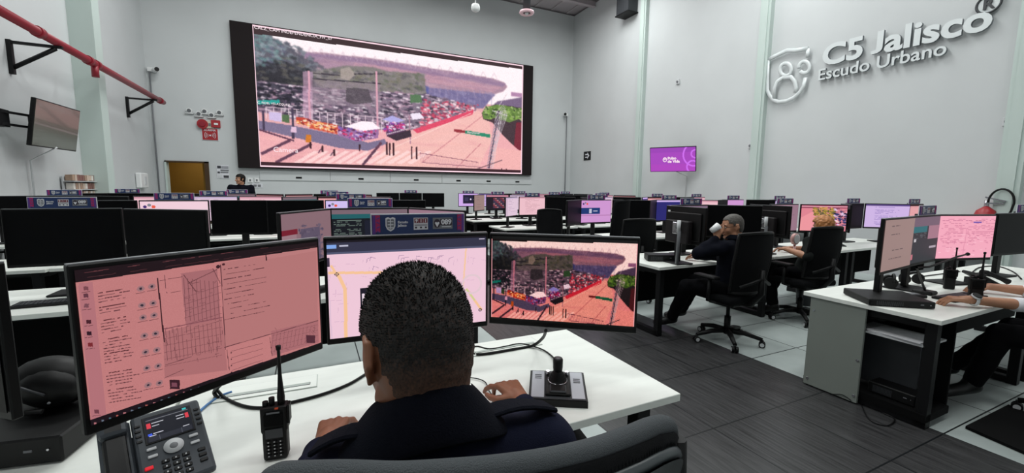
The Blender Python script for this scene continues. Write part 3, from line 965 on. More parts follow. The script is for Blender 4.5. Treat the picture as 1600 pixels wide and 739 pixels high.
b.box((-0.36, -0.85, 0.02), (0.03, 0.55, 0.34), M_STEEL)
b.box((-0.2, -0.5, 0.1), (0.03, 0.62, 0.03), M_STEEL, rz=math.radians(-18)); b.box((-0.2, -0.5, -0.06), (0.03, 0.62, 0.03), M_STEEL, rz=math.radians(-18))
b.box((-0.34, -0.85, 0.02), (0.02, 0.2, 0.16), M_LGREY); b.box((-0.12, -0.1, 0), (0.08, 0.5, 0.2), M_STEEL); b.box((-0.30, -0.72, 0.02), (0.10, 0.34, 0.22), M_STEEL)
b.build('wall_bracket', None, tvl)
b = MB(); b.tube([(-0.03, 0, -0.3), (-0.33, 0.0, -0.5), (-0.36, 0.05, -2.15)], 0.012, M_LGREY); b.build('cable', None, tvl)

# sprinkler pipe on brackets
PXL = XL + 0.5
a = at_x(-60, -17, PXL); c = at_x(255, 160, PXL)
t = empty('sprinkler_pipe', (PXL, c.y, c.z), 0, 'long red sprinkler pipe running along the left wall', 'pipe')
b = MB(); b.cyl((0, 0, 0), (0, a.y - c.y, 0), 0.058, M_RED, seg=18); b.build('pipe', None, t)
for px, py in ((138, 92), (150, 100), (250, 157), (60, 53)):
    b = MB(); q = at_x(px, py, PXL); b.cyl((0, q.y - c.y - 0.05, 0), (0, q.y - c.y + 0.05, 0), 0.074, M_RED, seg=18); b.build('coupling', None, t)
b = MB(); q = at_x(148, 104, PXL); b.cyl((0, q.y - c.y, -0.02), (0, q.y - c.y, -0.22), 0.05, M_RED); b.build('outlet', None, t)
pz = c.z
for (wx, wy), lab in (((8, 48), 'nearer black triangular bracket holding the red pipe'), ((195, 141), 'farther black triangular bracket holding the red pipe')):
    q = at_x(wx, wy, XL)
    b = MB(); y = q.y; zt = pz - 0.075
    b.box((XL + 0.025, y, zt - 0.2), (0.05, 0.06, 0.46), M_STEEL)
    b.box((XL + 0.29, y, zt), (0.56, 0.05, 0.035), M_STEEL)
    b.tube([(XL + 0.04, y, zt - 0.34), (XL + 0.5, y, zt - 0.02)], 0.03, M_STEEL, seg=4)
    tag(b.build('pipe_bracket'), lab, 'bracket', 'pipe brackets on the left wall')


def security_camera(px, py, s_, label, drop):
    q = at_y(px, py, YB - 0.045)
    q.x = min(q.x, XR - 0.3)
    t = empty('security_camera', q, 0, label, 'security camera', 'security cameras on the far wall')
    b = MB(); b.box((0, 0.0, 0.02), (0.2, 0.04, 0.1), M_WHITE); b.cyl((0.05 * s_, -0.02, 0), (0.14 * s_, -0.2, 0.0), 0.06, M_WHITE); b.build('housing', None, t)
    b = MB(); b.cyl((0.14 * s_, -0.19, 0), (0.15 * s_, -0.225, 0), 0.05, M_BLACK); b.build('lens', None, t)
    b = MB(); b.cyl((-0.06 * s_, 0.0, 0), (-0.06 * s_, 0.0, -drop), 0.018, M_GREY, seg=8); b.build('conduit', None, t)


security_camera(238, 110, 1, 'small white camera above a conduit in the left corner', 4.0)
security_camera(893, 181, -1, 'small white camera above a conduit in the right corner', 4.0)
for k, ((px, py), d) in enumerate(zip(((296, 173), (311, 178), (320, 174), (331, 180), (343, 176)),
                                  ('leftmost', 'second from the left', 'middle', 'second from the right', 'rightmost'))):
    q = at_y(px, py, YB); b = MB(); b.xf = Matrix.Translation(q)
    b.cyl((0, 0, 0), (0, -0.05, 0), 0.068, M_WHITE, seg=20); b.cyl((0, -0.05, 0), (0, -0.075, -0.01), 0.045, M_GREY, seg=20); b.box((0, -0.03, -0.07), (0.2, 0.05, 0.03), M_GREY, bevel=0.005)
    tag(b.build('wall_sensor'), 'round white wall sensor, %s of the five over the alarm' % d, 'sensor', 'five round sensors')
q = at_y(317, 194, YB); b = MB(); b.xf = Matrix.Translation(q); b.cyl((0, 0, 0), (0, -0.07, 0), 0.125, M_REDB, seg=24); b.cyl((0, -0.07, 0), (0, -0.1, 0), 0.07, M_RED, seg=20)
tag(b.build('alarm_bell'), 'round red alarm bell left of the beige switch', 'alarm')
q = at_y(328, 195, YB); b = MB(); b.xf = Matrix.Translation(q); b.box((0, -0.02, 0), (0.17, 0.04, 0.19), mat('cream_plastic', (200, 196, 176), 0.5), bevel=0.006); b.box((0, -0.045, 0), (0.05, 0.02, 0.07), M_GREY)
tag(b.build('wall_switch'), 'beige switch plate between the two red alarm devices', 'switch')
q = at_y(337.5, 194, YB); b = MB(); b.xf = Matrix.Translation(q); b.box((0, -0.03, 0), (0.21, 0.06, 0.2), M_REDB, bevel=0.008); b.box((0.01, -0.065, 0), (0.09, 0.02, 0.05), M_WHITE)
tag(b.build('alarm_strobe'), 'square red alarm strobe right of the beige switch', 'alarm')
q = at_y(328.5, 210, YB); b = MB(); b.xf = Matrix.Translation(q)
b.box((0, -0.008, 0), (0.38, 0.016, 0.32), M_S_WHITE); b.box((0, -0.018, 0), (0.35, 0.008, 0.3), M_REDB)
b.mesh_in(text_mesh('ALARMA', 0.07, 0.001, 0.001, align='CENTER'), Matrix.Translation((0, -0.025, 0.085)) @ R90, M_S_WHITE)
b.lathe([(0.001, 0), (0.022, 0), (0.022, 0.004), (0.001, 0.004)], M_S_WHITE, Matrix.Translation((0, -0.022, -0.03)) @ R90)
for rr in (0.055, 0.09, 0.125):
    for s_ in (0, PI):
        b.tube([(rr * math.cos(s_ + a), -0.025, -0.03 + rr * math.sin(s_ + a)) for a in np.linspace(-0.7, 0.7, 7)], 0.006, M_S_WHITE, seg=6)
tag(b.build('alarm_sign'), 'red and white ALARMA sign below the alarm devices', 'sign')


def notice(name, px, py, w_, h_, rows, label, cat='sign'):
    q = at_y(px, py, YB); b = MB(); b.xf = Matrix.Translation(q); b.box((0, -0.006, 0), (w_, 0.012, h_), M_S_WHITE)
    for x, z, a, c_, m in rows: b.box((x * w_, -0.014, z * h_), (a * w_, 0.006, c_ * h_), m)
    return tag(b.build(name), label, cat)


notice('safety_notice', 348.5, 268.5, 0.28, 0.36, [(-0.3, 0.36, 0.3, 0.2, M_DARKG), (0.18, 0.4, 0.6, 0.05, M_GREY), (0.18, 0.3, 0.6, 0.05, M_DARKG), (0.15, 0.12, 0.7, 0.12, M_GREY),
       (-0.35, -0.05, 0.2, 0.14, M_DARKG), (0.12, -0.04, 0.66, 0.1, M_GREY), (-0.25, -0.33, 0.36, 0.26, M_LGREY), (0.25, -0.36, 0.44, 0.18, M_DARKG)], 'small black and white safety notice right of the doorway', 'notice')
for k, (px, side) in enumerate(((391, 'left'), (401.5, 'right'))):
    q = at_y(px, 281.5, YB); b = MB(); b.xf = Matrix.Translation(q); b.box((0, -0.01, 0), (0.12, 0.02, 0.13), M_WHITE, bevel=0.004); b.box((0, -0.025, 0), (0.04, 0.012, 0.05), M_GREY)
    tag(b.build('wall_socket'), 'white wall socket, the %s one of the pair behind the standing person' % side, 'socket', 'pair of wall sockets')
notice('cable_plate', 402, 290, 0.26, 0.12, [(-0.2, 0, 0.3, 0.5, M_GREY), (0.2, 0, 0.3, 0.5, M_GREY)], 'grey cable plate on the wall below the two sockets', 'socket')
# arrow sign, sockets on right wall
q = at_x(917.5, 243.5, XR - 0.01); b = MB(); b.xf = Matrix.Translation(q); b.box((0, 0, 0), (0.015, 0.42, 0.32), M_BLACK)
AW = Matrix(((0, 0, -1, -0.012), (-1, 0, 0, 0), (0, 1, 0, 0), (0, 0, 0, 1)))
b.prism([(-0.1, 0.07), (0.03, 0.07), (0.03, 0.12), (0.15, 0), (0.03, -0.12), (0.03, -0.07), (-0.1, -0.07), (-0.1, -0.03), (0.06, -0.03), (0.06, 0.03), (-0.1, 0.03)], 0, 0.006, M_S_WHITE, AW)
tag(b.build('arrow_sign'), 'small black exit sign with a white arrow near the corner', 'sign')
for (px, py), lab in (((1060, 128), 'tiny white fitting high on the wall above the purple television'), ((1576, 190), 'small white box on the wall at the last pilaster'), ((1174, 228), 'small white box on the wall left of the second pilaster')):
    q = at_x(px, py, XR); b = MB(); b.xf = Matrix.Translation(q); b.box((-0.02, 0, 0), (0.04, 0.11, 0.13), M_LGREY, bevel=0.006); b.cyl((-0.04, 0, 0), (-0.06, 0, 0), 0.03, M_GREY)
    tag(b.build('wall_box'), lab, 'wall fitting')
# extinguisher
q = at_x(1540, 331, XR - 0.14)
t = empty('fire_extinguisher', q, 0, 'red fire extinguisher with looped black hose on right wall', 'fire extinguisher')
b = MB(); b.lathe([(0.02, -0.62), (0.115, -0.62), (0.125, -0.58), (0.125, -0.06), (0.10, 0.02), (0.05, 0.06), (0.03, 0.08), (0.01, 0.08)], M_REDB); b.box((-0.115, 0.02, -0.1), (0.03, 0.12, 0.12), mat('label_yellow', (200, 170, 60), 0.5)); b.build('bottle', None, t)
b = MB(); b.cyl((0, 0, 0.06), (0, 0, 0.17), 0.028, M_CHROME); b.box((-0.02, -0.09, 0.19), (0.03, 0.22, 0.02), M_CHROME, rot=Matrix.Rotation(0.25, 4, 'X')); b.box((-0.02, -0.09, 0.13), (0.03, 0.18, 0.02), M_CHROME); b.build('valve', None, t)
b = MB(); b.tube([(-0.03, -0.02 - 0.13 * (1 - math.cos(a)) * 1.0, 0.14 + 0.20 * math.sin(a)) for a in np.linspace(0, PI, 14)] + [(-0.03, -0.26, 0.02), (-0.03, -0.20, -0.12)], 0.014, M_BLACK); b.cyl((-0.03, -0.205, -0.1), (-0.03, -0.18, -0.26), 0.035, M_BLACK); b.build('hose', None, t)
b = MB(); b.box((0.11, 0, -0.3), (0.06, 0.16, 0.3), M_STEEL); b.build('wall_hook', None, t)
# long horizontal wall scuff is paint; literature rack and dispenser on the left wall
q0 = at_x(99, 278, XL + 0.05); q1 = at_x(157, 303, XL + 0.05)
t = empty('brochure_rack', (XL + 0.03, (q0.y + q1.y) / 2, 1.2), 0, 'wire rack of folded papers on the left wall', 'rack')
b = MB(); L_ = abs(q1.y - q0.y)
b.box((0, 0, 0.15), (0.02, L_, 0.5), M_LGREY); 
for zz in (0.38, 0.24, 0.1, -0.04): b.box((0.08, 0, zz - 0.06), (0.14, L_, 0.012), M_LGREY)
b.build('rack', None, t)
mm = [mat('paper_a', (196, 176, 160), 0.8), mat('paper_b', (168, 140, 120), 0.8), mat('paper_c', (214, 208, 200), 0.8), mat('paper_d', (130, 92, 84), 0.8)]
rnd = random.Random(3); b = MB()
for zz in (0.38, 0.24, 0.1, -0.04):
    y = -L_ / 2 + 0.04
    while y < L_ / 2 - 0.06:
        b.box((0.07, y + 0.04, zz), (0.09, 0.075, 0.09 + 0.02 * rnd.random()), mm[rnd.randrange(4)], rz=rnd.uniform(-.1, .1)); y += 0.085
tag(b.build('papers', None, t), kind='stuff')
q = at_x(222, 282, XL + 0.06)
b = MB(); b.xf = Matrix.Translation(q); b.box((0, 0, 0), (0.11, 0.5, 0.36), M_WHITE, bevel=0.02); b.box((0.06, 0.05, 0.0), (0.01, 0.12, 0.2), M_LGREY)
tag(b.build('towel_dispenser'), 'white dispenser box on the left wall near the doorway', 'dispenser')
# hanging ceiling fittings seen at the top edge
q = at_y(743, 15, 9.0)
t = empty('hanging_camera', q, 0, 'white dome camera hanging on a thin rod from ceiling', 'security camera')
b = MB(); b.lathe([(0.01, 0.10), (0.08, 0.10), (0.095, 0.05), (0.095, 0.0), (0.07, -0.03), (0.03, -0.05), (0.01, -0.05)], M_WHITE); b.build('dome', None, t)
b = MB(); b.cyl((0, 0, 0.1), (0, 0, ZC - q.z - 0.1), 0.014, M_WHITE, seg=8); b.build('rod', None, t)
q = at_y(823, 20, 9.0)
t = empty('ring_lamp', q, 0, 'round pink-lit ring lamp hanging on a dark tube', 'ceiling fitting')
b = MB(); b.lathe([(0.03, 0.06), (0.16, 0.03), (0.17, 0.0), (0.15, -0.025), (0.10, -0.02), (0.09, 0.01), (0.01, 0.012)], mat('pink_lit_plastic', (236, 196, 204), 0.4)); b.build('ring', None, t)  # the lamp's pink light is painted as the ring's own colour
b = MB(); b.lathe([(0.01, -0.0), (0.085, -0.004), (0.085, 0.006), (0.01, 0.006)], M_DARKG); b.ball((0, 0, -0.01), 0.04, M_WHITE); b.build('grille', None, t)
b = MB(); b.cyl((0, 0, 0.03), (0, 0, ZC - q.z - 0.1), 0.085, M_DARKG); b.build('tube', None, t)

# ------------------------------------------------------------------ screen contents
MW, MH = 0.60, 0.384          # monitor outline
PIX = {}


def pic_lines(bg, seed, n=14, ink=(150, 96, 110), top=None, side=None):
    r = Ras(96, 60, bg); r.rng = np.random.RandomState(seed)
    if top: r.rect(0, 0, 1, 0.07, top)
    if side: r.rect(0, 0.07, 0.16, 1, side)
    for i in range(n):
        y = 0.13 + i * 0.8 / n
        r.dashes(0.22, 0.9, y, ink, 0.7, 0.03, end=r.rng.uniform(0.35, 0.9))
    return r.a


def pic_circles(bg, lower=None):
    r = Ras(96, 60, bg)
    r.disc((0.07, 0.16), 2.6, (64, 40, 110)); r.disc((0.13, 0.11), 2.4, (128, 132, 140)); r.disc((0.19, 0.16), 2.8, (232, 90, 70))
    if lower:
        r.rect(0, 0.34, 0.62, 0.62, (30, 56, 112)); r.rect(0.26, 0.38, 0.34, 0.58, (196, 196, 214)); r.rect(0.4, 0.46, 0.54, 0.5, (200, 200, 220)); r.rect(0, 0.66, 1, 0.7, (176, 120, 170))
    return r.a


PIX['pink'] = pic_lines((236, 190, 200), 1, 12, (190, 140, 152), (206, 150, 166))
PIX['pale'] = pic_lines((222, 196, 214), 2, 10, (170, 140, 170), (190, 170, 200), (206, 180, 200))
PIX['lilac'] = pic_lines((206, 180, 228), 3, 15, (130, 108, 180), (90, 70, 130))
PIX['circles'] = pic_circles((240, 206, 218)); PIX['lcircles'] = pic_circles((208, 190, 240)); PIX['blocks'] = pic_circles((206, 150, 208), 1)
r = Ras(96, 60, (20, 22, 30)); r.rect(0, 0, 1, 0.1, (120, 100, 110)); r.rect(0, 0.1, 1, 0.2, (34, 92, 98)); r.rect(0.42, 0.25, 1, 0.9, (26, 28, 44))
for i in range(18): r.dashes(0.02, 0.36, 0.24 + i * 0.04, (96, 110, 104), 0.8, 0.03)
PIX['darkapp'] = r.a
r = Ras(96, 60, (28, 20, 34))
for i in range(8):
    for j in range(6): r.rect(0.3 + i * 0.085, 0.2 + j * 0.12, 0.37 + i * 0.085, 0.29 + j * 0.12, [(150, 60, 70), (90, 60, 90), (60, 60, 80), (170, 120, 130)][(i * 3 + j * 5) % 4])
r.rect(0, 0, 1, 0.12, (196, 130, 150)); PIX['grid'] = r.a
r = Ras(96, 60, (206, 168, 232)); r.rect(0.22, 0.1, 0.96, 0.8, (30, 24, 52)); r.disc((0.62, 0.45), 4, (226, 216, 240)); r.disc((0.78, 0.47), 3.4, (220, 206, 236)); r.rect(0.3, 0.3, 0.5, 0.6, (56, 50, 84)); PIX['player'] = r.a
r = Ras(96, 60, (40, 38, 110)); r.rect(0, 0, 1, 0.08, (206, 180, 236)); r.rect(0.5, 0.25, 0.76, 0.55, (188, 150, 220)); r.blur(1); PIX['blue'] = r.a
r = Ras(96, 60, (222, 132, 146)); r.rect(0, 0, 1, 0.12, (150, 70, 92)); r.rect(0, 0.03, 1, 0.06, (236, 170, 186))
r.poly([(0, 0.5), (0.3, 0.2), (0.5, 0.4), (0.4, 1), (0, 1)], (236, 150, 158))
r.speck([(0.25, 0.1), (0.75, 0.1), (0.7, 0.8), (0.35, 0.7)], 180, (4, 3), [(132, 118, 52), (170, 140, 60), (96, 88, 60), (206, 150, 90)])
r.speck([(0.7, 0.1), (1, 0.1), (1, 0.9), (0.75, 0.7)], 60, (5, 2.4), [(60, 60, 110), (220, 190, 220), (40, 36, 70), (190, 120, 140)]); r.speck([(0.5, .6), (.8, .6), (.8, 1), (.4, 1)], 40, (5, 2), [(150, 60, 80), (240, 200, 200)]); PIX['treecam'] = r.a
r = pic_lines((152, 126, 122), 5, 5, (90, 74, 76)); PIX['brown'] = r
r = Ras(96, 60, (48, 50, 56)); r.rect(0, 0, 1, 0.2, (112, 92, 108)); r.rect(0, 0.2, 0.55, 0.34, (38, 104, 112)); r.rect(0.6, 0.2, 1, 0.5, (160, 116, 132)); r.rect(0.12, 0.46, 0.2, 0.54, (190, 186, 190)); r.rect(0.7, 0.66, 0.95, 0.72, (170, 160, 170)); r.rect(0.04, 0.8, 0.14, 0.92, (190, 110, 124)); r.speck([(0, .34), (.55, .34), (.55, .46), (0, .46)], 40, (3, 1), [(80, 84, 90), (30, 30, 34)]); PIX['darkpink'] = r.a
r = Ras(96, 60, (244, 170, 190))
for i in range(20): r.dashes(0.04, 0.98, 0.05 + i * 0.03, (214, 130, 158), 0.8, 0.05, dens=.5)
r.line((0.5, 0.3), (0.48, 1), (224, 140, 168), 1); r.rect(0.6, 0.14, 0.75, 0.16, (120, 90, 170)); r.speck([(0.05, .4), (.95, .4), (.95, .95), (.05, .95)], 60, (3, .8), [(222, 142, 168), (250, 190, 206)]); PIX['brightpink'] = r.a
r = Ras(96, 60, (134, 104, 112)); r.rect(0, 0.3, 0.28, 0.4, (116, 24, 42)); r.rect(0, 0.4, 0.26, 1, (150, 118, 126)); r.rect(0.34, 0.32, 0.74, 1, (92, 80, 100)); r.speck([(0.3, .2), (.8, .2), (.8, 1), (.3, 1)], 50, (4, 2), [(104, 90, 108), (84, 72, 92)]); PIX['mapgrey'] = r.a
PIX['mauve'] = pic_lines((150, 116, 132), 8, 6, (120, 92, 108)); PIX['purplegrey'] = pic_lines((124, 100, 122), 9, 3, (110, 90, 108)); PIX['salmon'] = pic_lines((226, 160, 164), 10, 2, (206, 140, 148), (60, 30, 36))
SCR = {}


def screen_mesh(kind):
    if kind not in SCR:
        if kind == 'off':
            b = MB(); b.box((0, 0.001, 0), (MW - 0.02, 0.002, MH - 0.03), M_OFF); o = b.build('screen'); SCR[kind] = o.data; bpy.data.objects.remove(o)
        else:
            SCR[kind] = picture_mesh('screen_' + kind, PIX[kind], MW - 0.02, MH - 0.034)
    return SCR[kind]


# ------------------------------------------------------------------ monitors
ZM = 1.132      # height of monitor centres
DZK = 0.73      # desk height


def monitor_meshes():
    b = MB()
    b.box((0, 0.012, 0), (MW, 0.022, MH), M_CASE, bevel=0.003)
    b.box((0, 0.03, -0.01), (MW * 0.86, 0.028, MH * 0.74), M_BACK, bevel=0.008)
    b.box((0, 0.048, -0.05), (0.2, 0.02, 0.2), M_BACK, bevel=0.006)
    b.box((0, 0.014, MH / 2 + 0.0005), (MW - 0.004, 0.016, 0.003), M_SILV)  # light line on the top bezel edge, put in as a silver strip
    c = b.build('casing'); cm = c.data; bpy.data.objects.remove(c)
    b = MB()
    b.cyl((0, 0.075, -0.05), (0, 0.055, -0.05), 0.05, M_STEEL)
    b.box((0, 0.085, (DZK - ZM) / 2 - 0.005), (0.07, 0.035, (ZM - DZK) - 0.05), M_STEEL, bevel=0.006)
    b.box((0, 0.085, DZK - ZM + 0.008), (0.26, 0.2, 0.014), M_STEEL, bevel=0.005)
    s_ = b.build('stand'); sm = s_.data; bpy.data.objects.remove(s_)
    return cm, sm


CASM, STM = monitor_meshes()


def monitor(x, y, yaw, kind, label, group=None, z=ZM, post=None):
    t = empty('monitor', (x, y, z), yaw, label, 'monitor', group)
    link_mesh('casing', CASM, t)
    s_ = link_mesh('screen', screen_mesh(kind) if isinstance(kind, str) else kind, t); s_.location = (0, -0.0025, 0.006)
    if post is None:
        link_mesh('stand', STM, t)
    else:
        # swing arm reaching to the shared post behind the centre monitor
        W = Matrix.Rotation(-yaw, 4, 'Z'); e = W @ (Vector((post[0], post[1], z)) - Vector((x, y, z)))
        b = MB(); b.box((0, 0.066, -0.03), (0.12, 0.02, 0.12), M_STEEL, bevel=0.003)
        mid = Vector((e.x * 0.45, max(0.12, e.y * 0.6 + 0.06), -0.03))
        b.tube([(0, 0.07, -0.03), mid, (e.x, e.y, -0.03)], 0.016, M_STEEL, seg=8); b.build('arm', None, t)
    return t


def between(pl, pr, y_l, y_r):
    """monitor pose from the directions of its two top corners and their distances"""
    a = at_y(*pl, y_l); c = at_y(*pr, y_r); return (a.x + c.x) / 2, (y_l + y_r) / 2, math.atan2(y_r - y_l, c.x - a.x)


# ------------------------------------------------------------------ signs on the monitors
def sign_mesh():
    W_, H_ = 0.345, 0.078; b = MB()
    b.box((0, 0.004, H_ / 2), (W_, 0.006, H_), M_S_WHITE, bevel=0.001)
    b.box((0, 0, H_ / 2), (W_ - 0.008, 0.004, H_ - 0.008), M_S_NAVY)
    for s_, x in ((-1, -W_ / 2 + 0.019), (1, W_ / 2 - 0.017)):
        b.box((x, -0.003, H_ / 2 + 0.004), (0.026, 0.003, H_ - 0.018), M_S_MAG); b.box((x + s_ * 0.008, -0.0032, H_ / 2), (0.01, 0.004, H_ - 0.012), M_S_PUR)
        for k in range(4): b.box((x - s_ * 0.006, -0.005, 0.014 + k * 0.016), (0.012, 0.002, 0.004), M_S_PUR, rot=Matrix.Rotation(0.5 * (-1) ** k, 4, 'Y'))
    # shield crest
    sh = [(-0.017, 0.062), (-0.008, 0.066), (0, 0.062), (0.008, 0.066), (0.017, 0.062), (0.017, 0.034), (0.012, 0.022), (0, 0.014), (-0.012, 0.022), (-0.017, 0.034)]
    M_ = Matrix.Translation((-0.105, -0.0035, 0)) @ R90
    b.prism(sh, 0, 0.002, M_S_WHITE, M_); b.prism([(x * .78, 0.04 + (z - 0.04) * .78) for x, z in sh], 0.002, 0.003, M_S_GREY, M_)
    for k in range(3): b.box((-0.105, -0.0072, 0.028 + k * 0.011), (0.02, 0.001, 0.003), M_S_WHITE)
    b.box((-0.105, -0.0072, 0.04), (0.003, 0.001, 0.036), M_S_WHITE)
    b.mesh_in(text_mesh('Escudo', 0.0125, 0, 0.0004), Matrix.Translation((-0.079, -0.0035, 0.043)) @ R90, M_S_WHITE)
    b.mesh_in(text_mesh('Jalisco', 0.0125, 0, 0.0004), Matrix.Translation((-0.079, -0.0035, 0.031)) @ R90, M_S_WHITE)
    # emergency number plates
    b.box((0.004, -0.003, 0.04), (0.052, 0.003, 0.044), M_S_WHITE)
    for k in range(3): b.box((0.004 + (k - 1) * 0.0165, -0.0052, 0.0515), (0.0145, 0.002, 0.016), M_S_RED)
    for k, ch in enumerate('911'): b.mesh_in(text_mesh(ch, 0.017, 0, 0.0006, align='CENTER'), Matrix.Translation((0.004 + (k - 1) * 0.0165, -0.0066, 0.0455)) @ R90, M_S_WHITE)
    b.box((0.004, -0.005, 0.035), (0.046, 0.001, 0.0025), M_S_DK)
    for k in range(3): b.box((0.004 + (k - 1) * 0.018, -0.005, 0.026), (0.007, 0.001, 0.006), M_S_DK)
    b.box((0.086, -0.003, 0.04), (0.075, 0.003, 0.042), M_S_GREY); b.box((0.099, -0.005, 0.045), (0.045, 0.002, 0.024), M_S_DK)
    b.mesh_in(text_mesh('089', 0.026, 0, 0.0012, align='CENTER'), Matrix.Translation((0.099, -0.0066, 0.0365)) @ R90, M_S_WHITE)
    M_ = Matrix.Translation((0.064, -0.005, 0)) @ R90
    b.prism([(0.012 * math.cos(a), 0.04 + 0.017 * math.sin(a)) for a in np.linspace(0, 2 * PI, 13)[:-1]], 0, 0.002, M_S_DK, M_)
    b.prism([(-0.009, 0.042), (-0.004, 0.046), (0, 0.042), (0.004, 0.046), (0.009, 0.042), (0, 0.026)], 0.002, 0.003, M_S_WHITE, M_)
    b.box((0.1, -0.005, 0.027), (0.036, 0.001, 0.003), M_S_WHITE)
    for x in (-0.12, 0.12): b.box((x, 0.03, -0.002), (0.03, 0.012, 0.03), M_DARKG)
    o = b.build('sign', None, None, fix=True); me = o.data; bpy.data.objects.remove(o); return me


SIGN = sign_mesh()


def sign(x, y, yaw, label, z=ZM + MH / 2 + 0.001, dx=0.0):
    o = link_mesh('counter_sign', SIGN); o.location = (x + dx * math.cos(yaw), y + dx * math.sin(yaw), z); o.rotation_euler = (0, 0, yaw)
    return tag(o, label, 'sign', 'blue emergency number signs on the monitors')


# ------------------------------------------------------------------ desks, keyboards, computers
def leg_frame_mesh(d):
    b = MB()
    for y in (0.06, d - 0.06): b.box((0, y, 0.35), (0.06, 0.06, 0.70), M_STEEL, bevel=0.003)
    b.box((0, d / 2, 0.67), (0.05, d - 0.12, 0.05), M_STEEL); b.box((0, d / 2, 0.03), (0.06, d - 0.06, 0.05), M_STEEL)
    o = b.build('leg'); me = o.data; bpy.data.objects.remove(o); return me


LEGM = leg_frame_mesh(0.8)


def desk(x0, x1, y0, y1, label, group=None, inset=0.08):
    t = empty('desk', ((x0 + x1) / 2, y0, 0), 0, label, 'desk', group)
    hw = (x1 - x0) / 2; d = y1 - y0
    b = MB()
    b.box((0, d / 2, DZK - 0.015), (x1 - x0 - 0.006, d, 0.03), M_DESK, bevel=0.002)
    b.build('top', None, t)
    for s_ in (-1, 1):
        l = link_mesh('leg', LEGM, t); l.location = (s_ * (hw - inset), 0, 0)
    b = MB(); b.box((0, d * 0.62, 0.45), (x1 - x0 - 0.24, 0.018, 0.42), M_BLACKM)
    b.box((0, d * 0.62 - 0.08, 0.62), (x1 - x0 - 0.24, 0.16, 0.015), M_STEEL); b.build('modesty_panel', None, t)
    return t


def keyboard_meshes():
    b = MB(); b.box((0, 0, 0.009), (0.44, 0.135, 0.014), M_BLACK, bevel=0.003); o = b.build('k'); a = o.data; bpy.data.objects.remove(o)
    b = MB()
    for r_ in range(5):
        for c in range(15 if r_ else 14): b.box((-0.2 + c * 0.0205 + (0.004 * r_), 0.046 - r_ * 0.022, 0.0185), (0.017, 0.018, 0.006), M_DARKG)
    for r_ in range(4):
        for c in range(4): b.box((0.148 + c * 0.0195, 0.03 - r_ * 0.022, 0.0185), (0.016, 0.018, 0.006), M_DARKG)
    o = b.build('k'); c = o.data; bpy.data.objects.remove(o)
    return a, c


KB1, KB2 = keyboard_meshes()


def keyboard(x, y, rz, label, z=DZK):
    t = empty('keyboard', (x, y, z), rz, label, 'keyboard', 'black keyboards on the desks')
    link_mesh('tray', KB1, t); tag(link_mesh('keys', KB2, t), kind='stuff')
    return t


def computer(x, y, rz, size, label, z=DZK):
    t = empty('desktop_computer', (x, y, z), rz, label, 'computer')
    b = MB(); b.box((0, 0, size[2] / 2 + 0.004), size, M_BLACK, bevel=0.005)
    for k in range(14): b.box((-size[0] * 0.38 + k * size[0] * 0.03, -size[1] / 2 - 0.0005, size[2] / 2), (0.004, 0.002, size[2] * 0.6), M_DARKG)
    b.build('body', None, t)
    b = MB(); b.box((size[0] * 0.3, -size[1] / 2 - 0.001, size[2] * 0.6), (0.018, 0.002, 0.006), M_GREY); b.cyl((size[0] * 0.42, -size[1] / 2, size[2] * 0.6), (size[0] * 0.42, -size[1] / 2 - 0.004, size[2] * 0.6), 0.003, M_CHROME, seg=10); b.build('badge', None, t)
    return t


ORD = ['front', 'second', 'third', 'fourth', 'fifth', 'sixth']
LEFTC = {0.35: 'aisle-side', -1.27: 'middle', -2.89: 'wall-side'}
RIGHTC = {4.15: 'aisle-side', 5.77: 'middle', 7.39: 'far-side', 8.72: 'wall-side'}
LOOK = {'off': 'switched-off black monitor', 'pink': 'pink lit monitor', 'pale': 'pale lilac lit monitor', 'lilac': 'lilac lit monitor with fine text', 'circles': 'pink lit monitor with three round dots',
        'lcircles': 'lilac lit monitor with three round dots', 'blocks': 'violet lit monitor with navy box', 'darkapp': 'dark-themed lit monitor with teal bar', 'grid': 'dark monitor with a reddish thumbnail grid',
        'player': 'lilac monitor with dark video window', 'blue': 'deep blue lit monitor', 'treecam': 'monitor showing a tree over a pink street', 'mapgrey': 'dim mauve monitor with a grey map', 'mauve': 'dim mauve monitor',
        'purplegrey': 'dim purple-grey monitor', 'salmon': 'salmon pink lit monitor', 'brightpink': 'bright pink lit monitor', 'darkpink': 'monitor with dark window and teal bar', 'brown': 'brownish dim monitor'}
WING = {'L': 'left', 'C': 'centre', 'R': 'right'}


def station(cx, cy, row, block, kinds, wing=0.55, dyw=-0.19, ang=37, signed=True, kb=True, dk=True, cname=None, jit=0.0, x0=None, x1=None):
    """one workstation: three monitors in an arc, sign, desk, keyboard"""
    cn = cname or (LEFTC if block == 'left' else RIGHTC)[cx]
    place = '%s %s-block desk, %s row' % (cn, block, ORD[row])
    yaw = math.radians(ang)
    rnd = random.Random(int(cx * 100) + row * 7)
    for w_, dx, dy, a in (('L', -wing, dyw, yaw), ('C', 0, 0, 0.0), ('R', wing, dyw, -yaw)):
        k = kinds.get(w_)
        if not k: continue
        da = rnd.uniform(-jit, jit)
        monitor(cx + dx, cy + dy, a + da, k, '%s, %s of the %s' % (LOOK[k], WING[w_], place), 'desk monitors')
    if signed: sign(cx, cy + 0.004, 0.0, 'blue emergency sign atop the centre monitor, %s' % place)
    y0 = cy - 0.46
    if dk: desk(cx - 0.81 if x0 is None else x0, cx + 0.81 if x1 is None else x1, y0, y0 + 0.8, 'white-topped %s' % place, 'workstation desks')
    if kb: keyboard(cx + rnd.uniform(-.08, .08), y0 + 0.16, rnd.uniform(-.08, .08), 'black keyboard on the %s' % place)


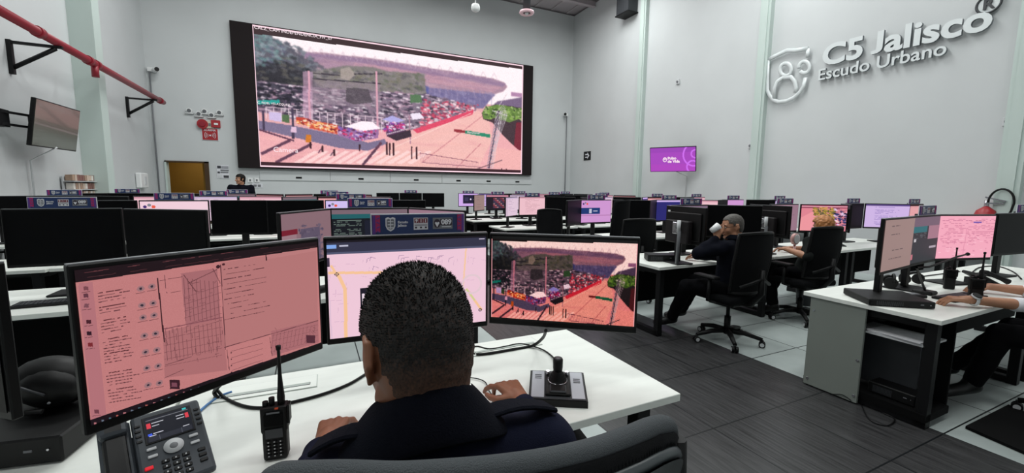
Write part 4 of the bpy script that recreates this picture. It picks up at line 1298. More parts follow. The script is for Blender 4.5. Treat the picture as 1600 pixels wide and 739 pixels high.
# ------------------------------------------------------------------ office chairs
def make_chair(high=False):
    t = empty('office_chair', (0, 0, 0))
    for k in range(5):
        a = 2 * PI * k / 5 + 0.3; c, s_ = math.cos(a), math.sin(a)
        b = MB(); b.tube([(0.03 * c, 0.03 * s_, 0.115), (0.16 * c, 0.16 * s_, 0.11), (0.31 * c, 0.31 * s_, 0.075)], [0.028, 0.024, 0.018], M_BLACK)
        b.build('base_arm', None, t)
        b = MB()
        for d in (-0.017, 0.017):
            p = Vector((0.31 * c, 0.31 * s_, 0.03)); n = Vector((-s_, c, 0))
            b.cyl(p + n * (d - 0.011), p + n * (d + 0.011), 0.029, M_BLACK, seg=16); b.cyl(p + n * (d * 1.75 - 0.001), p + n * (d * 1.75 + 0.001), 0.019, M_LGREY, seg=14)
        b.cyl((0.31 * c, 0.31 * s_, 0.03), (0.31 * c, 0.31 * s_, 0.075), 0.011, M_STEEL, seg=8); b.build('caster', None, t)
    b = MB(); b.cyl((0, 0, 0.08), (0, 0, 0.26), 0.03, M_BLACK); b.cyl((0, 0, 0.24), (0, 0, 0.42), 0.018, M_STEEL); b.box((0, 0, 0.41), (0.2, 0.26, 0.05), M_BLACK, bevel=0.01); b.build('gas_lift', None, t)
    # seat cushion
    n = 12; bm = MB()
    b = bm; b.box((0, 0.01, 0.475), (0.49, 0.47, 0.075), M_FABRIC, bevel=0.03, seg=3); o = b.build('seat', None, t)
    for p in o.data.polygons: p.use_smooth = True
    # curved mesh back
    bm = MB(); NX, NZ = 14, 14; H0, H1 = 0.55, 1.10 if not high else 1.30
    def P(u, v, off):
        x = (u - 0.5) * (0.49 - 0.05 * abs(v - 0.55) * 2 * (1 if not high else 1.7)); z = H0 + (H1 - H0) * v
        y = -0.235 - 0.07 * v * v - 0.03 * math.sin(PI * v) + 0.075 * (2 * u - 1) ** 2
        return Vector((x, y - off, z + (0.02 * math.cos((2 * u - 1) * 1.3) if v == 1 else 0)))
    th = 0.012 if not high else 0.05
    for off in (0, th):
        for i in range(NX):
            for j in range(NZ):
                f = [P(i / NX, j / NZ, off), P((i + 1) / NX, j / NZ, off), P((i + 1) / NX, (j + 1) / NZ, off), P(i / NX, (j + 1) / NZ, off)]
                bm.quad(f if off else f[::-1], M_FABRIC)
    bmesh.ops.remove_doubles(bm.bm, verts=bm.bm.verts, dist=0.0004)
    o = bm.build('backrest', None, t, fix=False)
    for p in o.data.polygons: p.use_smooth = True
    b = MB(); edge = [P(i / NX, 0, th / 2) for i in range(NX + 1)] + [P(1, j / NZ, th / 2) for j in range(1, NZ + 1)] + [P(1 - i / NX, 1, th / 2) for i in range(1, NX + 1)] + [P(0, 1 - j / NZ, th / 2) for j in range(1, NZ)]
    b.tube(edge, 0.014 if not high else 0.028, M_BLACK if not high else M_FABRIC, closed=True)
    b.build('back_frame', None, t)
    b = MB(); b.tube([(0, -0.05, 0.42), (0, -0.24, 0.44), (0, -0.33, 0.56), (0, -0.325, 0.78)], [0.03, 0.03, 0.028, 0.02], M_BLACK)
    b.tube([(-0.2, -0.26, 0.62), (0, -0.335, 0.70), (0.2, -0.26, 0.62)], 0.016, M_BLACK); b.build('back_spine', None, t)
    for s_ in (-1, 1):
        b = MB(); b.tube([(s_ * 0.2, 0.0, 0.43), (s_ * 0.29, 0.0, 0.45), (s_ * 0.3, -0.02, 0.66)], 0.018, M_BLACK); b.box((s_ * 0.3, 0.02, 0.68), (0.085, 0.25, 0.03), M_BLACK, bevel=0.012, seg=2); b.build('armrest', None, t)
    return remember(t)


CHAIR = make_chair(); CHAIRH = make_chair(True)
_used = {}


def chair(x, y, face, label, high=False):
    """face: heading in radians, 0 = towards +y, positive turns left"""
    p = CHAIRH if high else CHAIR
    t = p if p.name not in _used else copy_tree(p)
    _used[p.name] = 1
    t.location = (x, y, 0); t.rotation_euler = (0, 0, face)
    return tag(t, label, 'office chair', 'black office chairs')

# ------------------------------------------------------------------ workstations
# front row, the near desk
yr = math.radians
stadium_small = np.clip(big.a[8:-10:2, ::2], 0, 255)
stadium_small = 255 * (stadium_small / 255) ** 1.8 * np.array([0.97, 0.90, 0.84], np.float32)
near_cam = picture_mesh('stadium_camera_picture', np.vstack([np.full((3, 220, 3), 22, np.float32), stadium_small, np.full((2, 220, 3), 16, np.float32)]), MW - 0.02, MH - 0.034)


def paint_left():
    r = Ras(460, 288, (190, 122, 122), [(99, 415.5), (502, 373), (504, 532.5), (127.5, 669)])
    U = lambda x, y: (90 + x / 2.174, 360 + y / 2.174)
    P = lambda pts, c, al=1.0: r.poly([U(*p) for p in pts], c, al)
    r.grain(2)
    ink = (96, 54, 60)
    P([(36, 168), (90, 164), (140, 650), (84, 662)], (176, 112, 118))
    P([(560, 98), (892, 52), (892, 298), (566, 392)], (178, 116, 116))
    P([(720, 60), (892, 40), (892, 60), (720, 88)], (184, 122, 122))
    # street map
    P([(415, 135), (545, 118), (560, 400), (480, 440), (430, 310)], (164, 104, 108)); P([(348, 340), (560, 290), (575, 470), (352, 500)], (170, 108, 110))
    P([(730, 335), (892, 296), (892, 372), (730, 420)], (168, 106, 110))
    rn = random.Random(4)
    for i in range(9):
        x = 425 + i * 15; r.line(U(x, 150 + i * 2), U(x + 6, 300), ink, 1.0, 0.7)
    for i in range(14):
        x = 356 + i * 15; r.line(U(x, 330 - i * 2), U(x + 6, 440 - i * 3), ink, 0.9, 0.6)
    for i in range(11):
        y = 190 + i * 24; r.line(U(352 if y > 320 else 425, y + 30), U(558, y - 12), ink, 0.9, 0.6)
    for i in range(12):
        x = 738 + i * 13; r.line(U(x, 345 - i * 3), U(x - 10, 410 - i * 4), ink, 0.9, 0.6)
    for i in range(26):
        x, y = rn.uniform(425, 545), rn.uniform(140, 430); r.line(U(x, y), U(x + rn.uniform(4, 22), y - rn.uniform(1, 5)), ink, 0.9, 0.7)
    for i in range(18):
        x, y = rn.uniform(352, 560), rn.uniform(320, 430); r.line(U(x, y), U(x + 2, y + rn.uniform(6, 24)), ink, 0.9, 0.7)
    for i in range(16):
        x, y = rn.uniform(740, 885), rn.uniform(320, 400); r.line(U(x, y), U(x + rn.uniform(-6, 12), y + rn.uniform(2, 14)), ink, 0.9, 0.7)
    for i in range(4): r.line(U(735, 350 + i * 18), U(890, 312 + i * 18), ink, 0.8, 0.5)
    r.line(U(350, 330), U(562, 288), (130, 76, 84), 2.2); r.line(U(425, 140), U(470, 200), ink, 1.3); r.line(U(545, 122), U(440, 170), ink, 1.3); r.line(U(530, 118), U(556, 170), ink, 1.2)
    for a in (((338, 160), (420, 146)), ((356, 140), (362, 204)), ((362, 204), (414, 196))): r.line(U(*a[0]), U(*a[1]), ink, 0.9)
    r.line(U(330, 150), U(352, 376), (60, 30, 36), 2.2); r.line(U(558, 105), U(570, 400), ink, 1.6); r.line(U(566, 392), U(892, 298), ink, 1.6); r.line(U(575, 400), U(582, 470), ink, 1.2); r.line(U(725, 355), U(732, 420), ink, 1.2)
    r.line(U(355, 455), U(450, 425), ink, 1.2); r.line(U(352, 500), U(420, 470), ink, 1.0)
    # list of entries with round buttons
    for k, (y, n) in enumerate(((205, 4), (255, 3), (303, 5), (370, 5), (420, 4), (488, 5), (548, 5))):
        x0 = 108 + (y - 205) * 0.105
        for i in range(n):
            yy = y + i * 10.5
            x1 = x0 + (95 if i == 0 else rn.uniform(70, 128))
            a = U(x0 + i, yy); c = U(x1, yy - (x1 - x0) * 0.17)
            L_ = 9
            for q in range(L_):
                if rn.random() < 0.86:
                    f0, f1 = q / L_, (q + 0.82) / L_
                    r.line((a[0] + (c[0] - a[0]) * f0, a[1] + (c[1] - a[1]) * f0), (a[0] + (c[0] - a[0]) * f1, a[1] + (c[1] - a[1]) * f1), (84, 40, 46) if i == 0 else (90, 50, 56), 1.9 if i == 0 else 1.4, 0.95)
    for y in (188, 247, 290, 354, 411, 467, 526):
        for x, dy in ((268, 0), (309, -8)):
            xx = x + (y - 188) * 0.07
            r.disc(U(xx, y + dy), 5.8, (156, 114, 118)); r.disc(U(xx, y + dy), 2.4, (50, 44, 56)); r.line(U(xx - 18, y + dy + 18), U(xx + 16, y + dy + 11), ink, 1.0)
    for x, y, c in ((64, 186, (120, 70, 78)), (64, 212, (96, 54, 66)), (66, 248, (120, 74, 84)), (74, 306, (70, 30, 40)), (76, 347, (48, 24, 36)), (80, 387, (120, 40, 46)), (102, 622, (110, 60, 70))):
        r.rect(*U(x - 9, y - 7), *U(x + 9, y + 7), c); r.line(U(x - 16, y + 16), U(x + 16, y + 12), ink, 0.9)
    # chat transcript
    for i in range(11):
        y = 122 + i * 17.5
        x1 = rn.uniform(650, 745)
        for q in range(14):
            if rn.random() < 0.8:
                xa = 568 + (x1 - 568) * q / 14; xb = 568 + (x1 - 568) * (q + 0.8) / 14
                sl = -0.15 - i * 0.006
                r.line(U(xa, y + (xa - 568) * sl), U(xb, y + (xb - 568) * sl), (88, 48, 54), 1.3, 0.95)
    for i in range(4):
        r.line(U(590, 405 + i * 22), U(700, 376 + i * 19), ink, 1.0, 0.7); r.disc(U(590, 410 + i * 22), 1.4, (60, 30, 36))
    r.line(U(718, 60), U(720, 92), (50, 24, 30), 2.4); r.disc(U(549, 112), 4, (56, 26, 34)); r.disc(U(568, 104), 3, (70, 30, 40))
    r.rect(*U(370, 506), *U(406, 538), (56, 26, 36)); r.rect(*U(376, 516), *U(396, 530), (120, 70, 84)); r.rect(*U(850, 348), *U(880, 374), (80, 40, 52))
    # browser bars and task bar
    P([(-20, 100), (900, -10), (900, 48), (-20, 172)], (30, 16, 22))
    for x in (60, 105, 220, 350, 420, 480, 560, 700, 790, 850):
        y = 137 - x * 0.125
        r.line(U(x, y), U(x + 45, y - 6), (112, 62, 66), 1.2, 0.8); r.line(U(x + 10, y + 18), U(x + 70, y + 9), (96, 54, 58), 1.0, 0.7)
    P([(70, 655), (900, 372), (900, 420), (70, 720)], (26, 14, 22))
    for i in range(15):
        x = 98 + i * 27; y = 664 - i * 9.4
        r.rect(*U(x - 5, y - 4), *U(x + 4, y + 4), [(176, 110, 116), (96, 106, 120), (70, 96, 108), (170, 90, 84)][i % 4])
    return r.a


def paint_map():
    r = Ras(300, 188, (238, 200, 216))
    rn = random.Random(9)
    for i in range(70):
        x, y = rn.uniform(0, 1), rn.uniform(0.2, 1); L_ = rn.uniform(.02, .08)
        if rn.random() < .5: r.line((x, y), (x + L_, y + .01), (216, 176, 200), 0.8)
        else: r.line((x, y), (x - .004, y + L_ * 1.2), (216, 176, 200), 0.8)
    for i in range(14):
        x, y = rn.uniform(0.2, .85), rn.uniform(.18, .3); r.line((x, y), (x + .03, y + rn.uniform(-.02, .02)), (170, 136, 168), 0.9); r.line((x, y), (x - .005, y + .04), (170, 136, 168), 0.9)
    yl = (246, 196, 150)
    r.line((0.0, 0.32), (0.5, 0.37), yl, 5); r.line((0.5, 0.37), (0.62, 0.36), yl, 4); r.line((0.02, 0.25), (0.07, 0.4), yl, 4)
    r.line((0.06, 0.35), (0.095, 0.5), yl, 6); r.line((0.095, 0.5), (0.09, 1.0), yl, 6); r.line((0.86, 0.1), (0.83, 0.75), (246, 200, 160), 3); r.line((0.86, 0.6), (0.97, 0.86), yl, 5); r.line((0.86, 0.6), (0.92, .74), (200, 210, 150), 3)
    r.ring((0.9, 0.55), 20, (226, 200, 208), 4, 1.0)
    for x, y in ((0.05, 0.34), (0.96, 0.86), (0.84, 0.62)): r.ring((x, y), 3, (60, 50, 60), 1.5); r.disc((x, y), 1.2, (90, 80, 100))
    r.rect(0.18, 0.5, 0.34, 0.72, (30, 26, 40)); r.rect(0.19, 0.56, 0.335, 0.69, (232, 214, 226)); r.rect(0.245, 0.56, 0.265, 0.69, (30, 26, 40)); r.rect(0.27, 0.61, 0.33, 0.625, (30, 26, 40))
    r.line((0.0, .2), (0.01, 1), (222, 190, 210), 2)
    r.rect(0, 0, 1, 0.14, (52, 52, 72)); r.rect(0, 0.0, 1, 0.02, (26, 22, 30)); r.rect(0, 0.115, 1, 0.14, (80, 84, 110)); r.rect(0.0, 0.045, 0.055, 0.08, (130, 168, 232)); r.rect(.07, .05, .12, .065, (190, 190, 210)); r.rect(.95, .03, .99, .045, (190, 180, 200))
    r.rect(0.0, 0.17, 0.015, 0.26, (60, 50, 70))
    return r.a


monitor(-0.225, 1.364, yr(35.5), picture_mesh('list_and_map_picture', paint_left(), MW - 0.02, MH - 0.034), 'large reddish monitor with a list and street map beside the desk phone', 'desk monitors', z=1.134, post=(0.10, 1.80))
monitor(0.332, 1.562, yr(-2.7), picture_mesh('road_map_picture', paint_map(), MW - 0.02, MH - 0.034), 'pink monitor with a road map behind the seated man’s head', 'desk monitors', z=1.13)
monitor(0.902, 1.425, yr(-36), near_cam, 'monitor with the stadium camera picture above the joystick', 'desk monitors', z=1.121, post=(0.37, 1.66))
sign(0.332, 1.555, yr(-2.7), 'largest blue emergency sign, atop the road map monitor', z=1.13 + MH / 2 + 0.002, dx=0.028)
desk(-0.45, 1.245, 1.10, 1.90, 'white-topped desk of the seated man nearest the camera', inset=0.15)
computer(0.93, 1.42, yr(80), (0.44, 0.19, 0.45), 'black tower computer standing on the floor under the near desk', z=0.001)
desk(-2.12, -0.455, 1.10, 1.90, 'white-topped desk at the left edge holding the black computer')
monitor(-0.905, 1.56, yr(-38), 'off', 'switched-off monitor cut by the left picture edge, behind black computer', 'desk monitors', z=1.12, post=(-1.35, 1.72))

# second row, left block
station(0.43, 3.55, 1, 'left', x0=-0.62, kinds={'L': 'mapgrey', 'C': 'darkapp', 'R': 'mauve'}, cname='aisle-side', ang=58, wing=0.455, dyw=-0.265)
station(-1.50, 3.84, 1, 'left', x0=-2.24, x1=-0.625, kinds={'L': 'off', 'C': 'off', 'R': 'off'}, cname='middle', wing=0.59, ang=29, dyw=-0.22, kb=False)
keyboard(-1.47, 3.62, yr(2), 'black keyboard on the strip of desk between the two black monitors at left')
station(-3.0, 3.84, 1, 'left', x0=-3.69, x1=-2.245, kinds={'C': 'off'}, cname='wall-side')
# third row
station(0.45, 5.57, 2, 'left', {'L': 'off', 'C': 'lcircles', 'R': 'off'}, x0=-0.46, x1=1.24, cname='aisle-side', wing=0.608, ang=8, dyw=-0.04)
station(-1.31, 5.60, 2, 'left', {'L': 'off', 'C': 'circles', 'R': 'off'}, x0=-2.15, x1=-0.465, cname='middle', wing=0.608, ang=8, dyw=-0.04)
station(-3.05, 5.57, 2, 'left', {'C': 'off'}, x0=-3.69, x1=-2.155, cname='wall-side')
# fourth row
station(0.40, 7.57, 3, 'left', {'L': 'darkapp', 'C': 'salmon', 'R': 'darkapp'}, x0=-0.46, cname='aisle-side', kb=False)
station(-1.30, 7.57, 3, 'left', {'L': 'pink', 'C': 'pale', 'R': 'pink'}, x1=-0.465, cname='middle', ang=10, dyw=-0.04, wing=0.61, kb=False)
station(-2.93, 7.57, 3, 'left', {'L': 'off', 'C': 'off', 'R': 'off'}, x0=-3.69, x1=-2.115, cname='wall-side', kb=False, ang=34, wing=0.50)
# fifth row
station(0.35, 9.57, 4, 'left', {'L': 'salmon', 'C': 'off', 'R': 'salmon'}, cname='aisle-side', kb=False)
station(-1.27, 9.57, 4, 'left', x0=-2.08, x1=-0.465, kinds={'L': 'off', 'C': 'darkapp', 'R': 'salmon'}, cname='middle', kb=False)
station(-2.89, 9.57, 4, 'left', x0=-3.69, x1=-2.085, wing=0.5, kinds={'L': 'off', 'C': 'off', 'R': 'off'}, cname='wall-side', kb=False)
station(2.46, 11.6, 5, 'left', {'L': 'off', 'C': 'off', 'R': 'off'}, cname='isolated', kb=False, ang=8, dyw=-0.05, wing=0.61)

# right block, front row
for (x, y, a, k, lab) in ((3.735, 1.50, yr(7), 'brown', 'brownish dim monitor at the aisle end of the right front desk'),
                          (4.315, 1.575, yr(5), 'darkpink', 'monitor with dark window and teal bar on the right front desk'),
                          (4.90, 1.53, yr(-15), 'brightpink', 'bright pink monitor behind the upright radio on the right front desk'),
                          (5.80, 1.50, yr(-6), 'off', 'switched-off black monitor at the right picture edge, front row')):
    monitor(x, y, a, k, lab, 'desk monitors')
sign(4.33, 1.58, yr(5), 'blue emergency sign atop the dark-window monitor, right front desk')
sign(6.0, 1.49, yr(-6), 'blue emergency sign cut by the right picture edge')
desk(3.42, 5.06, 1.12, 1.92, 'white-topped right front desk with a grey side cabinet')
desk(5.065, 6.68, 1.12, 1.92, 'white-topped desk at the right picture edge, front row')
# second row
station(4.02, 3.57, 1, 'right', {'C': 'purplegrey', 'R': 'off'}, cname='aisle-side', dk=False, wing=0.5)
station(5.77, 3.57, 1, 'right', {'C': 'mauve', 'R': 'treecam'}, cname='middle', dk=False, kb=False, ang=32)
desk(3.10, 4.90, 3.10, 3.90, 'white-topped aisle-side right-block desk, second row', 'workstation desks')
desk(4.905, 6.57, 3.10, 3.90, 'white-topped middle right-block desk, second row', 'workstation desks')
station(7.42, 3.57, 1, 'right', {'L': 'off', 'C': 'off', 'R': 'lilac'}, x0=6.58, x1=8.25, cname='far-side', kb=False)
station(8.45, 3.25, 1, 'right', {'C': 'salmon'}, cname='wall-side', kb=False, dk=False)
desk(8.26, 9.2, 2.79, 3.59, 'short white desk below the extinguisher by the right wall')
# third row
station(4.15, 5.57, 2, 'right', {'L': 'off', 'C': 'blocks', 'R': 'off'}, cname='aisle-side')
station(5.72, 5.57, 2, 'right', x0=4.965, x1=6.575, kinds={'L': 'off', 'C': 'blue', 'R': 'pink'}, cname='middle', kb=False)
station(7.39, 5.57, 2, 'right', {'L': 'off', 'C': 'blocks', 'R': 'off'}, cname='far-side', kb=False, ang=20)
station(8.62, 5.45, 2, 'right', {'C': 'lilac'}, cname='wall-side', kb=False, dk=False)
desk(8.21, 9.2, 5.11, 5.91, 'short white desk by the right wall, third row')
# fourth row
station(4.05, 7.57, 3, 'right', {'L': 'pale', 'C': 'pink', 'R': 'off'}, cname='aisle-side', kb=False, ang=42)
station(5.77, 7.57, 3, 'right', {'L': 'off', 'C': 'pale', 'R': 'off'}, cname='middle', kb=False)
station(7.39, 7.57, 3, 'right', {'L': 'blue', 'C': 'salmon', 'R': 'off'}, cname='far-side', kb=False)
station(8.6, 7.5, 3, 'right', {'C': 'pink'}, cname='wall-side', kb=False, dk=False)
desk(8.21, 9.2, 7.11, 7.91, 'short white desk by the right wall, fourth row')
# fifth and sixth rows
station(4.15, 9.57, 4, 'right', {'L': 'brown', 'C': 'grid', 'R': 'pale'}, cname='aisle-side', kb=False, ang=45)
station(5.77, 9.57, 4, 'right', {'L': 'pink', 'C': 'off', 'R': 'off'}, cname='middle', kb=False)
station(7.39, 9.57, 4, 'right', {'L': 'off', 'C': 'pink', 'R': 'salmon'}, cname='far-side', kb=False)
station(4.10, 11.57, 5, 'right', {'C': 'player', 'R': 'lilac'}, cname='aisle-side', kb=False)
station(5.77, 11.57, 5, 'right', {'L': 'off', 'C': 'darkapp', 'R': 'pink'}, cname='middle', kb=False)
station(7.39, 11.57, 5, 'right', {'L': 'off', 'C': 'off', 'R': 'off'}, cname='far-side', kb=False)

# arm-mounted monitors seen from behind, with a small computer on their backs
def rear_monitor(x, y, yaw, label):
    t = monitor(x, y, yaw, 'off', label, 'monitors seen from behind')
    b = MB(); b.box((0.02, 0.075, -0.07), (0.36, 0.06, 0.24), M_BACK, bevel=0.01); b.box((0.23, 0.036, 0.13), (0.035, 0.004, 0.035), M_WHITE); b.build('rear_unit', None, t)
    b = MB(); b.box((0.0, 0.115, -0.03), (0.11, 0.02, 0.12), M_CHROME, bevel=0.004); b.tube([(0, 0.12, -0.02), (-0.09, 0.17, 0.03), (-0.15, 0.2, -0.06), (-0.14, 0.2, -0.38)], 0.018, M_GREY)
    b.cyl((-0.14, 0.2, -0.06), (-0.14, 0.2, 0.06), 0.018, M_LGREY); b.build('arm', None, t)
    return t


rear_monitor(3.56, 3.22, yr(82), 'rear of an arm-mounted monitor left of the man with a cup')
rear_monitor(5.10, 3.33, yr(80), 'rear of an arm-mounted monitor between the two seated operators')


# ------------------------------------------------------------------ things on the right front desk
t = [o for o in COL.objects if o.get('label') == 'white-topped right front desk with a grey side cabinet'][0]
loc = t.location
b = MB(); b.box((3.445 - loc.x, 1.69 - loc.y, 0.355), (0.02, 0.36, 0.69), M_PANEL, bevel=0.002)
for y, z in ((1.53, 0.32), (1.53, 0.06), (1.84, 0.06), (1.84, 0.6)): b.cyl((3.436 - loc.x, y - loc.y, z), (3.43 - loc.x, y - loc.y, z), 0.009, M_CHROME, seg=10)
b.build('side_panel', None, t)
b = MB(); b.box((3.62 - loc.x, 1.40 - loc.y, 0.07), (0.32, 0.50, 0.05), M_BLACKM); b.box((3.80 - loc.x, 1.42 - loc.y, 0.38), (0.02, 0.5, 0.62), M_BLACKM); b.box((3.62 - loc.x, 1.45 - loc.y, 0.53), (0.3, 0.5, 0.012), M_LGREY)
b.box((3.66 - loc.x, 1.46 - loc.y, 0.30), (0.02, 0.36, 0.36), M_DARKG); b.build('rack_shelf', None, t)
b = MB()
for k, (dx, a) in enumerate(((0, 0.0), (0.01, 0.12), (-0.01, -0.08))): b.box((3.58 + dx, 1.36, 0.5385 + k * 0.0045), (0.21, 0.3, 0.004), M_SHIRT, rz=a)
tag(b.build('paper_stack'), 'loose white papers on the shelf inside the right desk cabinet', 'papers', kind='thing')
computer(3.63, 1.36, yr(-90), (0.26, 0.22, 0.075), 'black recorder box low in the cabinet of the right front desk', z=0.096)
computer(3.66, 1.50, yr(-38), (0.38, 0.33, 0.045), 'flat black computer on the corner of the right front desk')
b = MB(); b.box((3.93, 1.49, DZK + 0.018), (0.22, 0.1, 0.022), M_BLACK, rz=-0.35, bevel=0.005); b.box((3.93, 1.49, DZK + 0.03), (0.16, 0.05, 0.006), M_GREY, rz=-0.35)
tag(b.build('stapler_tray'), 'low black gadget beside the flat computer, right front desk', 'gadget')


def headset(x, y, rz, label):
    t = empty('headset', (x, y, DZK), rz, label, 'headset', 'headsets on the right front desk')
    for s_ in (-1, 1):
        b = MB(); b.cyl((s_ * 0.07, 0, 0.05), (s_ * 0.04, 0, 0.055), 0.045, M_BLACK, r2=0.038, seg=18); b.build('ear_cup', None, t)
    b = MB(); b.tube([(0.075 * math.cos(a), -0.02 - 0.0 * a, 0.05 + 0.06 * math.sin(a)) for a in np.linspace(0, PI, 12)], 0.009, M_BLACK); b.build('headband', None, t)
    return t


headset(4.22, 1.72, 0.5, 'left one of two black headsets lying on the right front desk')
headset(4.52, 1.70, -0.4, 'right one of two black headsets lying on the right front desk')
t = empty('gooseneck_microphone', (4.22, 1.50, DZK), 0, 'black gooseneck microphone bending across the pink monitor', 'microphone')
b = MB(); b.box((0, 0, 0.015), (0.1, 0.12, 0.03), M_BLACK, bevel=0.008); b.build('base', None, t)
gp = [Vector((0, 0, 0.03))] + [at_y(px, py, 1.42) - t.location for px, py in ((1432, 418), (1452, 417), (1475, 409), (1496, 401), (1512, 397))]
b = MB(); b.tube(gp, [0.008] * 5 + [0.006], M_BLACK); b.ball(gp[-1], 0.014, M_BLACK); b.build('stem', None, t)
keyboard(4.30, 1.33, yr(-4), 'black keyboard under the hands of the person with a watch')
keyboard(5.85, 1.28, 0.0, 'black keyboard at the right picture edge')


def desk_phone_small(x, y, rz, label):
    t = empty('desk_phone', (x, y, DZK), rz, label, 'telephone', 'desk phones of the far desks')
    b = MB(); b.box((0.03, 0, 0.05), (0.19, 0.19, 0.025), M_BLACK, rot=Matrix.Rotation(0.5, 4, 'X'), bevel=0.006); b.box((0.0, 0.05, 0.025), (0.2, 0.05, 0.05), M_BLACK); b.build('body', None, t)
    b = MB(); b.tube([(-0.085, -0.1, 0.05), (-0.085, -0.06, 0.07), (-0.085, 0.05, 0.12), (-0.085, 0.09, 0.12)], [0.024, 0.018, 0.018, 0.024], M_BLACK); b.build('handset', None, t)
    b = MB(); b.box((0.03, 0.03, 0.083), (0.09, 0.05, 0.004), M_DARKG, rot=Matrix.Rotation(0.5, 4, 'X')); b.build('display', None, t)
    return t


desk_phone_small(5.12, 1.45, 0.9, 'black desk phone with lifted handset behind the taller radio')
desk_phone_small(4.15, 3.36, 0.4, 'black desk phone in front of the man with a cup')
computer(3.42, 3.42, yr(-30), (0.30, 0.18, 0.07), 'small black computer at the aisle end of the second row')


def radio(x, y, rz, label, s_=1.0, z=DZK, detail=True):
    t = empty('two_way_radio', (x, y, z), rz, label, 'radio', 'black two-way radios'); t.scale = (s_,) * 3
    b = MB(); b.box((0, 0, 0.072), (0.058, 0.036, 0.142), M_BLACK, bevel=0.007, seg=2); b.box((0, 0.002, 0.11), (0.063, 0.04, 0.07), M_BLACK, bevel=0.006, seg=2); b.box((0, -0.0195, 0.112), (0.044, 0.002, 0.03), M_BLACKM)
    b.box((0.033, 0, 0.12), (0.006, 0.03, 0.05), M_BLACKM, bevel=0.002); b.build('body', None, t)
    b = MB(); b.lathe([(0.0085, 0.14), (0.0095, 0.165), (0.007, 0.19), (0.0045, 0.23), (0.004, 0.29), (0.006, 0.292), (0.0065, 0.302), (0.002, 0.304)], M_BLACK, Matrix.Translation((0.016, 0.0, 0)), 14); b.build('antenna', None, t)
    for x_ in (-0.006, -0.021):
        b = MB(); b.cyl((x_, 0, 0.14), (x_, 0, 0.165 if x_ > -0.01 else 0.156), 0.007, M_BLACK, seg=14); b.build('knob', None, t)
    if detail:
        b = MB(); b.box((0.0, -0.0195, 0.076), (0.04, 0.003, 0.024), M_DARKG); b.build('display', None, t)
        b = MB()
        for r_ in range(5):
            for c in range(3):
                b.box((-0.014 + c * 0.014, -0.0195, 0.054 - r_ * 0.0095), (0.0105, 0.004, 0.0065), M_STEEL, bevel=0.001); b.box((-0.014 + c * 0.014, -0.022, 0.054 - r_ * 0.0095), (0.003, 0.001, 0.0025), M_LGREY)
        b.build('keypad', None, t)
        b = MB(); b.box((0.0, -0.021, 0.132), (0.03, 0.001, 0.004), M_GREY); b.box((0.008, -0.018, 0.142), (0.008, 0.006, 0.003), mat('orange_mark', (190, 70, 30), 0.5)); b.build('marking', None, t)
    return t


radio(4.62, 1.50, yr(-60), 'black radio with antenna standing before the bright pink monitor', 1.12, detail=False)
radio(4.22, 1.13 + 0.10, yr(-55), 'black radio with antenna at the desk edge above the watch hand', 1.2, detail=False)
# cables on the right desk
def cable(name, pts, r_, m, label):
    # smooth the polyline
    P = [Vector(p) for p in pts]; out = []
    for i in range(len(P) - 1):
        p0, p1, p2, p3 = P[max(i - 1, 0)], P[i], P[i + 1], P[min(i + 2, len(P) - 1)]
        for k in range(6):
            t_ = k / 6; out.append(0.5 * ((2 * p1) + (-p0 + p2) * t_ + (2 * p0 - 5 * p1 + 4 * p2 - p3) * t_ ** 2 + (-p0 + 3 * p1 - 3 * p2 + p3) * t_ ** 3))
    out.append(P[-1])
    b = MB(); b.tube(out, r_, m); return tag(b.build(name), label, 'cable')


def dz(px, py, h=0.006): return at_z(px, py, DZK + h)


cable('cable', [dz(1515, 430), dz(1530, 418), dz(1558, 416), dz(1582, 424), dz(1596, 436)], 0.006, M_BLACK, 'black cable looping behind the phone, right picture edge')
cable('cable', [dz(1395, 447), dz(1410, 437), dz(1440, 432), dz(1470, 428), dz(1500, 424)], 0.005, M_BLACK, 'thin black cable behind the headsets, right front desk')
cable('cable', [at_z(1345, 630, 0.006), at_z(1358, 655, 0.006), at_z(1385, 665, 0.006), at_z(1398, 655, 0.006), at_z(1380, 645, 0.006)], 0.004, M_BLACK, 'thin black cable coiled on dark floor by the cabinet')
cable('cable', [at_x(1278, 620, 3.430), at_x(1290, 617, 3.430), at_x(1312, 616, 3.43), at_x(1322, 620, 3.43), at_x(1330, 626, 3.43)], 0.003, M_BLACK, 'thin dark cable along the foot of the grey side panel')

q4 = [at_z(px, py, 0.0) for px, py in ((1508, 670), (1610, 715), (1680, 682), (1575, 636))]
b = MB(); b.prism([(p.x, p.y) for p in q4], 0.002, 0.02, M_BLACKM)  # thin black sheet added for a dark floor area of unknown cause
tag(b.build('black_floor_sheet'), 'flat black sheet on the pale floor at the bottom right corner', 'mat')

# ------------------------------------------------------------------ things on the near desk
radio(-0.115, 1.30, yr(-8), 'black radio with antenna standing on the near desk', 1.08)


